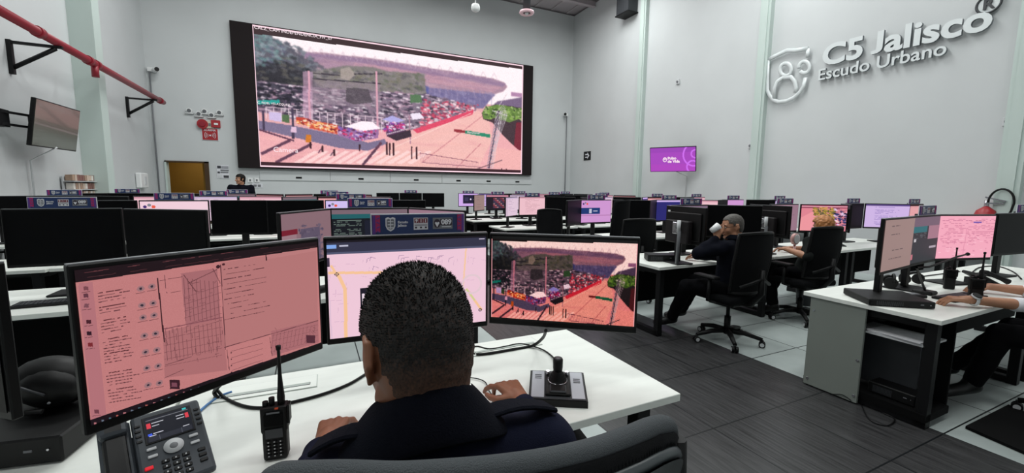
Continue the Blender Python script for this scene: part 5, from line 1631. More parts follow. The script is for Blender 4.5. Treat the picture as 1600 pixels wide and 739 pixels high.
def near_phone():
    t = empty('office_phone', (-0.383, 1.335, DZK), yr(21), 'grey office phone with lit colour display under the reddish monitor', 'telephone')
    til = Matrix.Translation((0, 0, 0.075)) @ Matrix.Rotation(yr(30), 4, 'X')
    b = MB(); b.xf = til
    b.box((0.025, 0, 0), (0.150, 0.235, 0.022), M_PHONE, bevel=0.008, seg=2); b.box((-0.083, 0, -0.006), (0.064, 0.235, 0.016), M_PHONE, bevel=0.006)
    b.xf = Matrix.Identity(4); b.box((-0.02, 0.075, 0.04), (0.16, 0.02, 0.10), M_PHONE, rot=Matrix.Rotation(yr(-25), 4, 'X')); b.build('body', None, t)
    b = MB(); b.xf = til; b.box((0.025, 0.058, 0.0118), (0.106, 0.086, 0.003), M_BLACK, bevel=0.001)
    b.build('display_frame', None, t)
    r = Ras(90, 66, (22, 24, 34)); r.rect(0.03, 0.1, 0.97, 0.14, (110, 112, 120)); r.rect(0.84, 0.02, 0.93, 0.09, (60, 190, 190))
    r.rect(0.03, 0.24, 0.12, 0.46, (214, 60, 74)); r.rect(0.14, 0.26, 0.4, 0.29, (200, 200, 210)); r.rect(0.14, 0.38, 0.3, 0.41, (190, 190, 200)); r.rect(0.88, 0.24, 0.96, 0.46, (214, 60, 74)); r.rect(0.68, 0.26, 0.86, 0.29, (200, 200, 210)); r.rect(0.68, 0.38, 0.86, 0.41, (200, 200, 210))
    r.rect(0.03, 0.66, 0.12, 0.76, (60, 90, 220)); r.rect(0.14, 0.68, 0.36, 0.71, (200, 200, 214)); r.rect(0.03, 0.8, 0.97, 1, (40, 42, 52))
    for x in (0.26, 0.5, 0.74): r.rect(x - .003, .8, x + .003, 1, (90, 92, 104))
    for x in (0.06, 0.78): r.rect(x, .76, x + .14, .79, (190, 190, 200))
    s_ = link_mesh('display', picture_mesh('phone_display', r.a, 0.098, 0.078), t); s_.matrix_local = til @ Matrix.Translation((0.025, 0.058, 0.0142)) @ Matrix.Rotation(-PI / 2, 4, 'X')
    b = MB(); b.xf = til; b.lathe([(0.001, 0.013), (0.0215, 0.013), (0.0215, 0.015), (0.001, 0.016)], M_LGREY, Matrix.Translation((0.025, -0.012, 0))); b.lathe([(0.001, 0.0165), (0.008, 0.0165), (0.009, 0.0155)], M_GREY, Matrix.Translation((0.025, -0.012, 0))); b.build('navigation_ring', None, t)
    for x, y in ((-0.019, 0.0), (-0.019, -0.022), (0.069, 0.0), (0.069, -0.022)):
        b = MB(); b.xf = til; b.box((x, y, 0.0125), (0.020, 0.0085, 0.004), M_LGREY, bevel=0.0015); b.build('silver_key', None, t)
    for r_ in range(4):
        for c in range(3):
            b = MB(); b.xf = til; b.box((0.003 + c * 0.021, -0.048 - r_ * 0.016, 0.0125), (0.016, 0.0105, 0.004), M_BLACK, bevel=0.0015); b.box((0.003 + c * 0.021, -0.048 - r_ * 0.016, 0.0148), (0.003, 0.004, 0.0006), M_LGREY); b.build('dial_key', None, t)
    for y in (0.08, 0.064, 0.048, 0.032):
        for x in (-0.039, 0.089):
            b = MB(); b.xf = til; b.box((x, y, 0.0118), (0.012, 0.007, 0.003), M_BLACK, bevel=0.001); b.build('side_key', None, t)
    for x, y, m in ((-0.03, -0.052, mat('red_key', (200, 30, 40), 0.4, emit=(220, 20, 40), es=0.5)), (0.078, -0.05, M_BLACK), (0.078, -0.066, M_BLACK), (0.078, -0.082, M_BLACK)):
        b = MB(); b.xf = til; b.box((x, y, 0.0125), (0.017, 0.010, 0.004), m, bevel=0.0015); b.build('function_key', None, t)
    b = MB(); b.xf = til
    b.box((-0.085, 0.0, 0.012), (0.046, 0.13, 0.020), M_BLACK, bevel=0.008, seg=2); b.box((-0.085, 0.092, 0.014), (0.056, 0.056, 0.030), M_PHONE, bevel=0.012, seg=2); b.box((-0.085, -0.088, 0.014), (0.056, 0.056, 0.030), M_PHONE, bevel=0.012, seg=2)
    b.build('handset', None, t)
    b = MB(); b.tube([til @ Vector((-0.085, -0.115, 0.005))] + [Vector((-0.085 + 0.01 * math.cos(k * 1.6), -0.13 + k * 0.004, 0.012 + 0.008 * math.sin(k * 1.6))) for k in range(30)], 0.0025, M_BLACK, seg=6); b.build('coiled_cord', None, t)


near_phone()


def joystick():
    t = empty('joystick_controller', (0.812, 1.292, DZK), yr(-30), 'black and silver camera joystick controller beside the man’s right hand', 'joystick')
    b = MB(); b.prism([(-0.10, 0), (0.10, 0), (0.10, 0.042), (-0.10, 0.024)], -0.105, 0.105, M_BLACK, Matrix(((0, 0, 1, 0), (1, 0, 0, 0), (0, 1, 0, 0), (0, 0, 0, 1)))); b.build('body', None, t)
    til = Matrix.Translation((0, 0, 0.0335)) @ Matrix.Rotation(math.atan(0.09), 4, 'X')
    b = MB(); b.xf = til; b.box((0, 0, 0.0015), (0.20, 0.192, 0.003), M_DARKG)
    for s_ in (-1, 1): b.box((s_ * 0.073, 0, 0.0035), (0.046, 0.18, 0.002), mat('silver_plate', (178, 182, 190), 0.4, metal=0.2))
    for s_, y in ((-1, 0.06), (1, 0.04)):
        for k in range(3): b.box((s_ * 0.073, y - k * 0.012, 0.005), (0.026, 0.005, 0.0006), M_DARKG)
    b.build('face_plate', None, t)
    b = MB(); b.xf = til; b.box((0, -0.005, 0.008), (0.092, 0.15, 0.010), M_BLACK, bevel=0.003); b.box((0, -0.052, 0.016), (0.06, 0.05, 0.012), M_DARKG, bevel=0.004); b.box((0.0, -0.074, 0.014), (0.012, 0.004, 0.003), M_LGREY); b.build('stick_housing', None, t)
    b = MB(); b.xf = til; b.lathe([(0.034, 0.013), (0.034, 0.02), (0.028, 0.022), (0.031, 0.028), (0.024, 0.031), (0.027, 0.037), (0.019, 0.041), (0.021, 0.046), (0.012, 0.052), (0.010, 0.056)], M_BLACK, Matrix.Translation((0, 0.012, 0)), 28); b.build('boot', None, t)
    b = MB(); b.xf = til; b.lathe([(0.036, 0.0135), (0.0375, 0.0155), (0.036, 0.0175), (0.034, 0.0175), (0.034, 0.0135)], M_CHROME, Matrix.Translation((0, 0.012, 0)), 28); b.build('chrome_ring', None, t)
    b = MB(); b.xf = til; b.lathe([(0.010, 0.05), (0.017, 0.056), (0.0185, 0.068), (0.0185, 0.098), (0.016, 0.104), (0.002, 0.105)], M_BLACK, Matrix.Translation((0, 0.012, 0)), 24); b.lathe([(0.002, 0.1052), (0.014, 0.1045)], M_GREY, Matrix.Translation((0, 0.012, 0)), 24); b.build('twist_knob', None, t)
    for x in (-0.036, 0.036):
        b = MB(); b.xf = til; b.cyl((x, 0.05, 0.012), (x, 0.05, 0.03), 0.007, M_CHROME, seg=14); b.build('push_button', None, t)


joystick()
t = empty('computer_mouse', (0.588, 1.296, DZK), yr(10), 'black mouse with a red dot under the man’s right hand', 'mouse')
b = MB(); b.ball((0, 0, 0.004), (0.030, 0.052, 0.028), M_BLACK); o = b.build('shell', None, t)
b = MB(); b.ball((-0.024, -0.01, 0.018), 0.006, M_REDB, seg=10); b.build('red_dot', None, t)
computer(-0.80, 1.70, yr(-10), (0.37, 0.32, 0.075), 'black desktop computer lying under the left picture edge monitor')
t = empty('headset_bag', (-0.83, 1.98, DZK), yr(-20), 'round black zipped bag behind the black computer at left', 'bag')
t.location = (-0.745, 1.74, DZK + 0.081)
b = MB(); b.ball((0, 0, 0.075), (0.115, 0.07, 0.078), M_BLACK); b.ball((0.02, -0.035, 0.07), (0.085, 0.05, 0.06), M_BLACK); o = b.build('pouch', None, t)
b = MB(); b.tube([(-0.10, -0.02, 0.04), (-0.115, -0.04, 0.01), (-0.06, -0.075, 0.008), (0.04, -0.085, 0.02)], 0.008, M_BLACK, flat=0.5); b.build('strap', None, t)
b = MB(); b.tube([(-0.09, -0.045, 0.085), (-0.03, -0.083, 0.10), (0.05, -0.085, 0.07)], 0.004, M_DARKG); b.ball((0.06, -0.085, 0.045), 0.004, M_GREY, seg=8); b.build('zip', None, t)
# cable ports set in the worktop
for (pa, pb), lab in ((((345, 622), (485, 600)), 'white cable flap with black slot left of the radio'), (((742, 552), (835, 536)), 'black cable slot right of the man’s head')):
    a = at_z(*pa, DZK); c = at_z(*pb, DZK); an = math.atan2(c.y - a.y, c.x - a.x); L_ = (c - a).length
    b = MB(); b.xf = Matrix.Translation(((a.x + c.x) / 2, (a.y + c.y) / 2, DZK)) @ Matrix.Rotation(an, 4, 'Z')
    b.box((0.0, 0.02, 0.001), (L_ + 0.05, 0.115, 0.003), M_DESKE); b.box((0, 0.02, 0.0015), (L_ + 0.044, 0.109, 0.004), M_DESK); b.box((0, 0, 0.003), (L_, 0.022, 0.004), M_BLACKM, bevel=0.0015)
    tag(b.build('cable_flap'), lab, 'cable flap')
cable('cable', [dz(338, 608, .03), dz(352, 622), dz(380, 634), dz(410, 637), dz(440, 632), dz(500, 617), dz(545, 600), dz(575, 582)], 0.0055, M_BLACK, 'black cable running from the reddish monitor past the radio')
cable('cable', [dz(305, 650), dz(318, 637), dz(332, 626), dz(345, 618), dz(362, 612)], 0.004, M_BLUE, 'blue network cable between the phone and the cable flap')
cable('cable', [dz(340, 622), dz(335, 612, .02), at_z(345, 600, 0.80), at_z(350, 590, 0.85)], 0.007, M_BLACK, 'short black plug lead hanging below the reddish monitor')
cable('cable', [at_z(853, 516, 0.93), at_z(848, 528, 0.82), dz(832, 540, .012), dz(800, 546), dz(765, 552), dz(744, 554)], 0.007, M_BLACK, 'thick black cable dropping behind the stadium monitor to the slot')
cable('cable', [dz(742, 553), dz(735, 546), dz(745, 541), dz(765, 545), dz(790, 541), dz(815, 537), dz(845, 545), dz(862, 556), dz(869, 566, .03)], 0.0035, M_BLACK, 'thin black cable from the slot to the joystick controller')
cable('cable', [dz(700, 590), dz(735, 590), dz(757, 596), dz(765, 612), dz(775, 622, .01)], 0.0022, M_BLACK, 'thin mouse cable beside the man’s right hand')
# small pink-topped desk fan and blue bin by the woman
t = empty('handheld_fan', (5.36, 3.16, DZK), 0.0, 'small pink round fan standing on the desk beside the woman', 'fan')
b = MB(); b.lathe([(0.002, 0), (0.04, 0), (0.04, 0.012), (0.016, 0.02), (0.013, 0.12)], mat('pale_pink', (226, 176, 172), 0.5)); b.build('handle', None, t)
b = MB(); b.cyl((0, -0.018, 0.185), (0, 0.018, 0.185), 0.068, mat('pale_pink', ()), seg=28); b.lathe([(0.05, 0.019), (0.058, 0.022), (0.05, 0.023)], M_LGREY, Matrix.Translation((0, 0, 0.185)) @ R90); b.cyl((0, -0.022, 0.185), (0, -0.018, 0.185), 0.02, M_LGREY, seg=16); b.build('head', None, t)
t = empty('waste_bin', (5.9, 3.28, 0), 0, 'dark bin with a blue bag behind the woman’s chair', 'bin')
b = MB(); b.lathe([(0.10, 0.0), (0.12, 0.30), (0.112, 0.30), (0.09, 0.01)], M_DARKG); b.build('body', None, t)
b = MB(); b.lathe([(0.113, 0.27), (0.126, 0.30), (0.124, 0.315), (0.1, 0.30), (0.09, 0.22), (0.002, 0.2)], mat('blue_bag', (60, 110, 190), 0.4)); b.build('blue_liner', None, t)

# ------------------------------------------------------------------ chairs
chair(3.70, 2.76, yr(-2), 'black mesh office chair of the man holding a cup')
chair(5.12, 2.90, yr(-8), 'black mesh office chair of the ginger-haired woman')
chair(4.46, 0.70, yr(14), 'black office chair of the person with a watch, front row')
chair(4.06, 5.20, yr(24), 'tall black padded chair before the violet monitor, third row', high=True)
chair(3.88, 4.44, yr(-12), 'empty black mesh chair at the aisle end, behind second row')
chair(3.84, 6.36, yr(170), 'empty black mesh chair in the aisle before the fourth row')


# ------------------------------------------------------------------ people
def V(*a): return Vector(a)


def head_prims(M, s_=1.0):
    """head in local axes: y forward, z up; returned in world"""
    R = M.to_3x3().normalized().to_4x4()
    def p(x, y, z): return M @ V(x * s_, y * s_, z * s_)
    def e(c, r, rot=None): return ('e', p(*c), tuple(v * s_ for v in r), R @ rot if rot is not None else R)
    def c(a, b, r1, r2): return ('c', p(*a), p(*b), r1 * s_, r2 * s_)
    pr = [e((0, -0.012, 0.030), (0.075, 0.094, 0.086)), e((0, 0.026, -0.028), (0.060, 0.060, 0.080)), e((0, -0.030, -0.02), (0.066, 0.066, 0.07)),
          c((-0.044, 0.0, -0.066), (-0.012, 0.066, -0.098), 0.024, 0.018), c((0.044, 0.0, -0.066), (0.012, 0.066, -0.098), 0.024, 0.018),
          c((0, 0.083, 0.006), (0, 0.104, -0.034), 0.009, 0.013), e((-0.012, 0.094, -0.037), (0.009, 0.010, 0.008)), e((0.012, 0.094, -0.037), (0.009, 0.010, 0.008)),
          c((-0.038, 0.070, 0.022), (0.038, 0.070, 0.022), 0.013, 0.013), e((-0.036, 0.056, -0.03), (0.024, 0.024, 0.024)), e((0.036, 0.056, -0.03), (0.024, 0.024, 0.024)),
          c((-0.018, 0.084, -0.060), (0.018, 0.084, -0.060), 0.006, 0.006), c((-0.015, 0.081, -0.069), (0.015, 0.081, -0.069), 0.007, 0.007)]
    for q in (-1, 1):
        rot = Matrix.Rotation(q * 0.42, 4, 'Z')
        pr += [e((q * 0.079, -0.012, -0.002), (0.007, 0.019, 0.031), rot), c((q * 0.081, -0.026, 0.022), (q * 0.085, -0.030, -0.008), 0.006, 0.006), c((q * 0.074, -0.008, -0.028), (q * 0.076, -0.004, -0.036), 0.007, 0.006), c((q * 0.080, -0.008, 0.030), (q * 0.084, -0.026, 0.024), 0.005, 0.006)]
    return pr


def hand_prims(wrist, d, n, side, curl=0.5, spread=0.0, s_=1.0, thumb=0.6, curls=None):
    """n: back of the hand; side -1 right hand, +1 left hand"""
    d = d.normalized(); n = (n - d * n.dot(d)).normalized(); lat = d.cross(n) * side   # towards the thumb
    pr = [('c', wrist, wrist + d * 0.03 * s_, 0.024 * s_, 0.022 * s_)]
    offs = (0.030, 0.010, -0.010, -0.028); ln = (0.96, 1.06, 1.0, 0.8)
    for i in range(4):
        k = wrist + d * (0.086 - 0.005 * abs(i - 1)) * s_ + lat * offs[i] * s_
        pr.append(('c', wrist + d * 0.012 * s_ + lat * offs[i] * 0.55 * s_, k, 0.014 * s_, 0.0115 * s_))
        dd = (d + lat * (offs[i] * (4 + 14 * spread))).normalized(); ang = 0.25; cu = curls[i] if curls else curl
        p = k
        for j, L_ in enumerate((0.042, 0.026, 0.020)):
            ang += cu * (0.75 if j == 0 else 0.9)
            v = dd * math.cos(ang) - n * math.sin(ang)
            q = p + v * L_ * ln[i] * s_
            r1 = (0.0096, 0.0088, 0.0078, 0.0068)
            pr.append(('c', p, q, r1[j] * s_, r1[j + 1] * s_)); p = q
    a = wrist + d * 0.022 * s_ + lat * 0.020 * s_ - n * 0.004
    b_ = a + (d * 0.55 + lat * 0.75 * thumb * 1.3 - n * 0.25).normalized() * 0.042 * s_
    c_ = b_ + (d * 0.85 + lat * 0.3 - n * 0.25).normalized() * 0.032 * s_
    e_ = c_ + (d * 0.95 - n * 0.3).normalized() * 0.024 * s_
    pr += [('c', a, b_, 0.016 * s_, 0.0115 * s_), ('c', b_, c_, 0.0115 * s_, 0.0095 * s_), ('c', c_, e_, 0.0095 * s_, 0.008 * s_)]
    return pr


def hair_cap(name, M, m, par, grow=0.006, keep=None, extra=(), voxel=0.005, disp=(0.003, 60), s_=1.0):
    pr = [('e', V(0, -0.014, 0.032) * s_, ((0.076 + grow) * s_, (0.096 + grow) * s_, (0.087 + grow) * s_)), ('e', V(0, -0.034, -0.022) * s_, ((0.067 + grow) * s_, (0.066 + grow) * s_, 0.074 * s_))] + list(extra)
    o = organic(name, pr, voxel, m, None, smooth=3, disp=disp)
    bm = bmesh.new(); bm.from_mesh(o.data); bm.normal_update()
    for v in bm.verts:
        v.co -= v.normal * grow * 0.9 * max(0.0, min(1.0, (-0.02 - v.co.z) / 0.07))
    dead = [v for v in bm.verts if not keep(v.co / s_)]
    bmesh.ops.delete(bm, geom=dead, context='VERTS'); bm.to_mesh(o.data); bm.free()
    o.parent = par; o.matrix_local = M
    sm = o.modifiers.new('t', 'SOLIDIFY'); sm.thickness = 0.004; sm.offset = -1
    return o


def keep_short(c):
    # hairline: forehead, temples, around the ears, nape
    if c.z < -0.105: return False
    if c.y > 0.052 and c.z < 0.072: return False
    if c.y > 0.02 and c.z < 0.035: return False
    if abs(c.x) > 0.055 and -0.034 < c.y and c.z < 0.012: return False
    if c.y > -0.005 and c.z < 0.012: return False
    return True


def face_bits(M, par, brow=M_HAIR, s_=1.0):
    we = mat('eye_white', (220, 214, 208), 0.3); pu = mat('eye_dark', (30, 20, 16), 0.2); lp = mat('lip', (140, 76, 68), 0.5)
    for q in (-1, 1):
        b = MB(); b.xf = M @ Matrix.Scale(s_, 4); b.ball((q * 0.031, 0.072, 0.002), (0.0125, 0.010, 0.008), we, seg=12); b.ball((q * 0.031, 0.080, 0.002), (0.005, 0.0035, 0.005), pu, seg=10); b.build('eye', None, par)
        b = MB(); b.xf = M @ Matrix.Scale(s_, 4); b.tube([(q * 0.014, 0.087, 0.022), (q * 0.031, 0.086, 0.028), (q * 0.048, 0.074, 0.023)], 0.0032, brow, seg=6); b.build('eyebrow', None, par)


def person(name, label, J, skin, jacket, trousers=M_TROUS, hands=(), voxel=0.006, jvox=0.009, sleeves='long', build=1.0, head_s=1.0, legs=True):
    """J: joint positions relative to the origin J['at']"""
    at = J['at']; t = empty(name, at, 0, label, 'person')
    g = lambda k: Vector(J[k]) - at
    HM = Matrix.Translation(g('head')) @ Matrix.Rotation(J.get('hyaw', 0), 4, 'Z') @ Matrix.Rotation(J.get('hpitch', 0), 4, 'X') @ Matrix.Rotation(J.get('hroll', 0), 4, 'Y')
    pr = head_prims(HM, head_s)
    nb, ch, pe = g('neck'), g('chest'), g('pelvis')
    pr += [('c', HM @ V(0, -0.028, -0.055), nb, 0.056 * head_s, 0.056), ('c', nb, ch, 0.056, 0.12 * build), ('c', ch, pe, 0.12 * build, 0.12 * build)]
    for q in 'LR':
        s_, e_, w_ = g('s' + q), g('e' + q), g('w' + q)
        pr += [('c', nb + V(0, 0, -0.05), s_ + V(0, 0, -0.015), 0.036, 0.040), ('c', ch, s_ + V(0, 0, -0.01), 0.07, 0.044), ('c', s_, e_, 0.048 * build, 0.038 * build), ('c', e_, e_.lerp(w_, 0.35), 0.037, 0.040 * build), ('c', e_.lerp(w_, 0.35), w_, 0.040 * build, 0.026)]
        if legs:
            h_, k_, a_, o_ = g('h' + q), g('k' + q), g('a' + q), g('t' + q)
            pr += [('c', pe, h_, 0.10, 0.085), ('c', h_, k_, 0.082, 0.056), ('c', k_, a_, 0.054, 0.036), ('c', a_, o_, 0.034, 0.026)]
    for hd in hands: pr += hand_prims(**{k: (v - at if k == 'wrist' else v) for k, v in hd.items()})
    organic('body', pr, voxel, skin, t, smooth=2)
    # jacket
    j = [('c', nb + V(0, 0, -0.035), nb + V(0, 0, 0.0), 0.076, 0.064), ('c', nb + V(0, 0, -0.045), ch, 0.078, 0.155 * build), ('c', ch, pe + V(0, 0, 0.03), 0.155 * build, 0.150 * build)]
    side = (g('sR') - g('sL')).normalized()
    for q, sg in (('L', -1), ('R', 1)):
        s_, e_, w_ = g('s' + q), g('e' + q), g('w' + q)
        j += [('c', nb + V(0, 0, -0.045), s_, 0.056, 0.066), ('c', ch + side * sg * 0.07 * build, s_, 0.12 * build, 0.070), ('c', ch + side * sg * 0.06, pe + side * sg * 0.06, 0.125 * build, 0.12 * build), ('c', s_, e_, 0.068 * build, 0.056 * build)]
        if sleeves == 'long': j += [('c', e_, e_.lerp(w_, 0.86), 0.056 * build, 0.040)]
        elif sleeves == 'rolled': j += [('c', e_, e_.lerp(w_, 0.42), 0.056 * build, 0.05)]
    if sleeves == 'short': j = [x if not (x[0] == 'c' and len(x) == 5 and (x[2] - g('eL')).length < 1e-6) else x for x in j]
    organic('jacket' if sleeves == 'long' else 'shirt', j, jvox, jacket, t, smooth=5, disp=(0.010, 13))
    if legs:
        l = []
        for q in 'LR':
            h_, k_, a_ = g('h' + q), g('k' + q), g('a' + q)
            l += [('c', pe, h_, 0.13, 0.105), ('c', h_, k_, 0.100, 0.073), ('c', k_, k_.lerp(a_, 0.9), 0.072, 0.058)]
        organic('trousers', l, 0.010, trousers, t, smooth=5, disp=(0.006, 16))
        for q in 'LR':
            a_, o_ = g('a' + q), g('t' + q)
            organic('shoe', [('c', a_ + V(0, 0, -0.01), o_ + V(0, 0, 0.0), 0.045, 0.036), ('c', a_ + (a_ - o_).normalized() * 0.03 + V(0, 0, -0.02), o_, 0.040, 0.034), ('e', a_ + V(0, 0, 0.02), (0.05, 0.05, 0.05))], 0.008, M_SHOE, t, smooth=3)
    return t, HM


# --- the man in the foreground, seen from behind
HEAD = V(0.135, 0.632, 1.257)
J = dict(at=V(0.2, 0.62, 0.0), head=HEAD, hyaw=yr(16), hpitch=yr(-8), neck=V(0.145, 0.585, 1.150), chest=V(0.190, 0.60, 0.94), pelvis=V(0.20, 0.56, 0.56),
         sL=V(0.030, 0.625, 1.050), sR=V(0.345, 0.610, 1.035), eL=V(-0.075, 0.84, 0.84), eR=V(0.475, 0.83, 0.82), wL=V(0.010, 1.185, 0.805), wR=V(0.605, 1.185, 0.80),
         hL=V(0.11, 0.62, 0.55), hR=V(0.30, 0.62, 0.55), kL=V(0.06, 1.02, 0.56), kR=V(0.36, 1.02, 0.56), aL=V(0.06, 1.06, 0.11), aR=V(0.36, 1.06, 0.11), tL=V(0.05, 1.20, 0.05), tR=V(0.37, 1.20, 0.05))
hands = [dict(wrist=J['wL'], d=V(0.30, 0.95, 0.12), n=V(-0.1, -0.15, 1), side=1, curls=(0.45, 0.7, 0.9, 0.95), spread=0.35, s_=1.08, thumb=0.9),
         dict(wrist=J['wR'], d=V(-0.12, 1, 0.22), n=V(0, -0.2, 1), side=-1, curls=(0.35, 0.55, 0.6, 0.5), spread=0.5, s_=1.1, thumb=0.9)]
man, HM = person('person', 'man with cropped black hair and navy jacket, seen from behind', J, M_SKIN1, M_NAVY, hands=hands, voxel=0.0045, jvox=0.008, head_s=0.985)


def keep_man(c):
    if c.z < -0.112: return False
    if c.y > 0.052 and c.z < 0.072: return False
    if c.y > 0.02 and c.z < 0.03: return False
    if abs(c.x) > 0.05 and c.y > -0.040 and c.z < 0.018: return False
    if abs(c.x) > 0.05 and c.y > -0.052 and c.z < -0.02: return False
    return True


hair = hair_cap('hair', HM, M_FADE, man, 0.0022, keep_man, extra=[('e', V(0, -0.015, 0.078), (0.056, 0.070, 0.044)), ('e', V(0, -0.030, -0.07), (0.060, 0.054, 0.06))], voxel=0.0035, disp=(0.0022, 90))
# separate short strands over the crown
rnd = random.Random(11); b = MB(); vs = [v for v in hair.data.vertices]; tot = 0
hm = hair.data
for k in range(9500):
    p = hm.polygons[rnd.randrange(len(hm.polygons))]; c = p.center
    if c.z < 0.0 and rnd.random() < 0.9: continue
    if c.z < -0.04: continue
    up = max(0.0, min(1.0, (c.z - 0.02) / 0.08)); L_ = 0.0010 + 0.0042 * up * rnd.uniform(0.6, 1.2)
    n = p.normal; d = (n * 0.8 + V(rnd.uniform(-.5, .5), rnd.uniform(-.2, .7), rnd.uniform(-.1, .5))).normalized()
    t_ = n.cross(V(rnd.uniform(-1, 1), rnd.uniform(-1, 1), rnd.uniform(-1, 1))).normalized() * 0.0011
    b.bm.faces.new([b.bm.verts.new(c - t_), b.bm.verts.new(c + t_), b.bm.verts.new(c + d * L_)])
st = b.build('hair_strands', M_HAIR, man, fix=False); st.matrix_local = HM; tag(st, kind='stuff')


def collar(par, at, pts_top, pts_low, m, name='collar', th=0.006):
    b = MB(); n = len(pts_top)
    for i in range(n - 1):
        f = [pts_top[i] - at, pts_top[i + 1] - at, pts_low[i + 1] - at, pts_low[i] - at]; b.quad(f, m)
    bmesh.ops.remove_doubles(b.bm, verts=b.bm.verts, dist=0.0005)
    o = b.build(name, None, par)
    for p in o.data.polygons: p.use_smooth = True
    sm = o.modifiers.new('t', 'SOLIDIFY'); sm.thickness = th; sm.offset = 0
    sd = o.modifiers.new('s', 'SUBSURF'); sd.levels = 2; sd.render_levels = 2
    return o


at = J['at']; nc = V(0.145, 0.605, 1.170)
ang = [yr(a) for a in (172, 190, 208, 228, 250, 270, 290, 312, 332, 350, 368)]
bu = lambda a: 0.040 * max(0.0, -math.sin(a)) ** 1.5
top = [nc + V(0.069 * math.cos(a), 0.074 * math.sin(a), 0.026 + bu(a)) for a in ang]
low = [nc + V((0.108 + 0.035 * math.cos(a) ** 4) * math.cos(a), 0.104 * math.sin(a) - 0.003, -0.034 - 0.034 * abs(math.cos(a)) ** 2 + 0.6 * bu(a)) for a in ang]
collar(man, at, top, low, M_NAVYD)
low2 = [nc + V(0.074 * math.cos(a), 0.080 * math.sin(a), -0.06) for a in ang]
collar(man, at, [p + V(0, 0, -0.004) for p in top], low2, M_NAVYD, 'collar_stand')
for pa, pb, w_ in ((V(0.080, 0.585, 1.155), V(-0.010, 0.628, 1.128), 0.019), (V(0.215, 0.575, 1.150), V(0.372, 0.615, 1.112), 0.019)):
    b = MB(); a_ = pa - at; c_ = pb - at; d = (c_ - a_).normalized(); s_ = d.cross(V(0, 0, 1)).normalized() * w_
    b.bm.free(); b.bm = bmesh.new()
    P0 = []
    for k in range(7):
        f = k / 6; q = a_.lerp(c_, f) + V(0, 0, 0.012 * math.sin(PI * f)); ww = 1.0 if f < 0.85 else 1.15
        P0.append((q - s_ * ww, q + s_ * ww))
    for k in range(6): b.quad([P0[k][0], P0[k + 1][0], P0[k + 1][1], P0[k][1]], M_NAVYD)
    bmesh.ops.remove_doubles(b.bm, verts=b.bm.verts, dist=0.0004)
    o = b.build('shoulder_strap', None, man)
    sm = o.modifiers.new('t', 'SOLIDIFY'); sm.thickness = 0.008; sm.offset = 0
    bv = o.modifiers.new('b', 'BEVEL'); bv.width = 0.003

# his chair: tall curved backrest close to the camera
t = empty('office_chair', (0.2, 0.70, 0), 0, 'grey-rimmed curved office chair at the bottom, holding the foreground man', 'office chair')
at = V(0.2, 0.70, 0)
rim_px = ((424, 731, 0.500), (440, 724, 0.478), (480, 723, 0.452), (540, 722, 0.432), (620, 724, 0.415), (700, 719, 0.405), (780, 711, 0.40), (860, 698, 0.40), (930, 681, 0.405), (985, 661, 0.412), (1022, 645, 0.424), (1042, 642, 0.440), (1046, 650, 0.452))
rim = [at_y(px, py + 26, y) for px, py, y in rim_px]
NZ = 10
def bk(i, v):
    p = rim[i]; f = i / (len(rim) - 1)
    cxm = 0.205; k = 1 - 0.22 * v * v
    return Vector((cxm + (p.x - cxm) * k, p.y - 0.012 + 0.05 * v - 0.05 * math.sin(PI * v) * 0.6, p.z - 0.60 * v))
for nm, off, mm_ in (('backrest', 0.0, M_RIM),):
    b = MB()
    for i in range(len(rim) - 1):
        for j in range(NZ):
            b.quad([bk(i, j / NZ), bk(i + 1, j / NZ), bk(i + 1, (j + 1) / NZ), bk(i, (j + 1) / NZ)], M_FABRIC)
    bmesh.ops.remove_doubles(b.bm, verts=b.bm.verts, dist=0.0004)
    o = b.build(nm, None, t); o.data.transform(Matrix.Translation(-at))
    for p in o.data.polygons: p.use_smooth = True
    sm = o.modifiers.new('t', 'SOLIDIFY'); sm.thickness = 0.010; sm.offset = 0
b = MB()
def smooth_pts(P, n=5):
    out = []
    for i in range(len(P) - 1):
        p0, p1, p2, p3 = P[max(i - 1, 0)], P[i], P[i + 1], P[min(i + 2, len(P) - 1)]
        for k in range(n):
            u = k / n; out.append(0.5 * ((2 * p1) + (-p0 + p2) * u + (2 * p0 - 5 * p1 + 4 * p2 - p3) * u * u + (-p0 + 3 * p1 - 3 * p2 + p3) * u ** 3))
    return out + [P[-1]]
RS = smooth_pts([p - at for p in rim])
b.tube([p + V(0, 0.004, 0.0) for p in RS], 0.016, M_RIM, seg=14)
for k in range(6, len(RS) - 6):
    p = RS[k]; d = (RS[k + 1] - RS[k - 1]).normalized()
    for u in (0, 0.5):
        q = p.lerp(RS[k + 1], u); b.tube([q + V(0, -0.0125, -0.002), q + V(0, -0.0175, -0.016), q + V(0, -0.016, -0.024)], 0.0016, M_FABRIC, seg=5)
b.build('padded_rim', None, t)
b = MB(); b.tube([p + V(0, -0.016, -0.030) for p in RS], 0.0095, mat('chair_plastic', (70, 76, 78), 0.35), seg=10)
low_ = [bk(i, 0.0) - at for i in range(len(rim))]
L1 = smooth_pts([p + V(0, -0.018, -0.032) for p in low_]); L2 = smooth_pts([p + V(0, -0.010, -0.085) for p in low_])
for k in range(len(L1) - 1): b.quad([L1[k], L1[k + 1], L2[k + 1], L2[k]], mat('chair_plastic_dark', (44, 49, 50), 0.4))
b.tube([bk(len(rim) - 1, j / NZ) - at + V(0, -0.006, 0) for j in range(NZ + 1)], 0.012, M_BLACK); b.tube([bk(0, j / NZ) - at + V(0, -0.006, 0) for j in range(NZ + 1)], 0.012, M_BLACK)
b.build('back_frame', None, t)
b = MB(); b.box((0, -0.04, 0.44), (0.5, 0.48, 0.08), M_FABRIC, bevel=0.03, seg=3); b.build('seat', None, t)
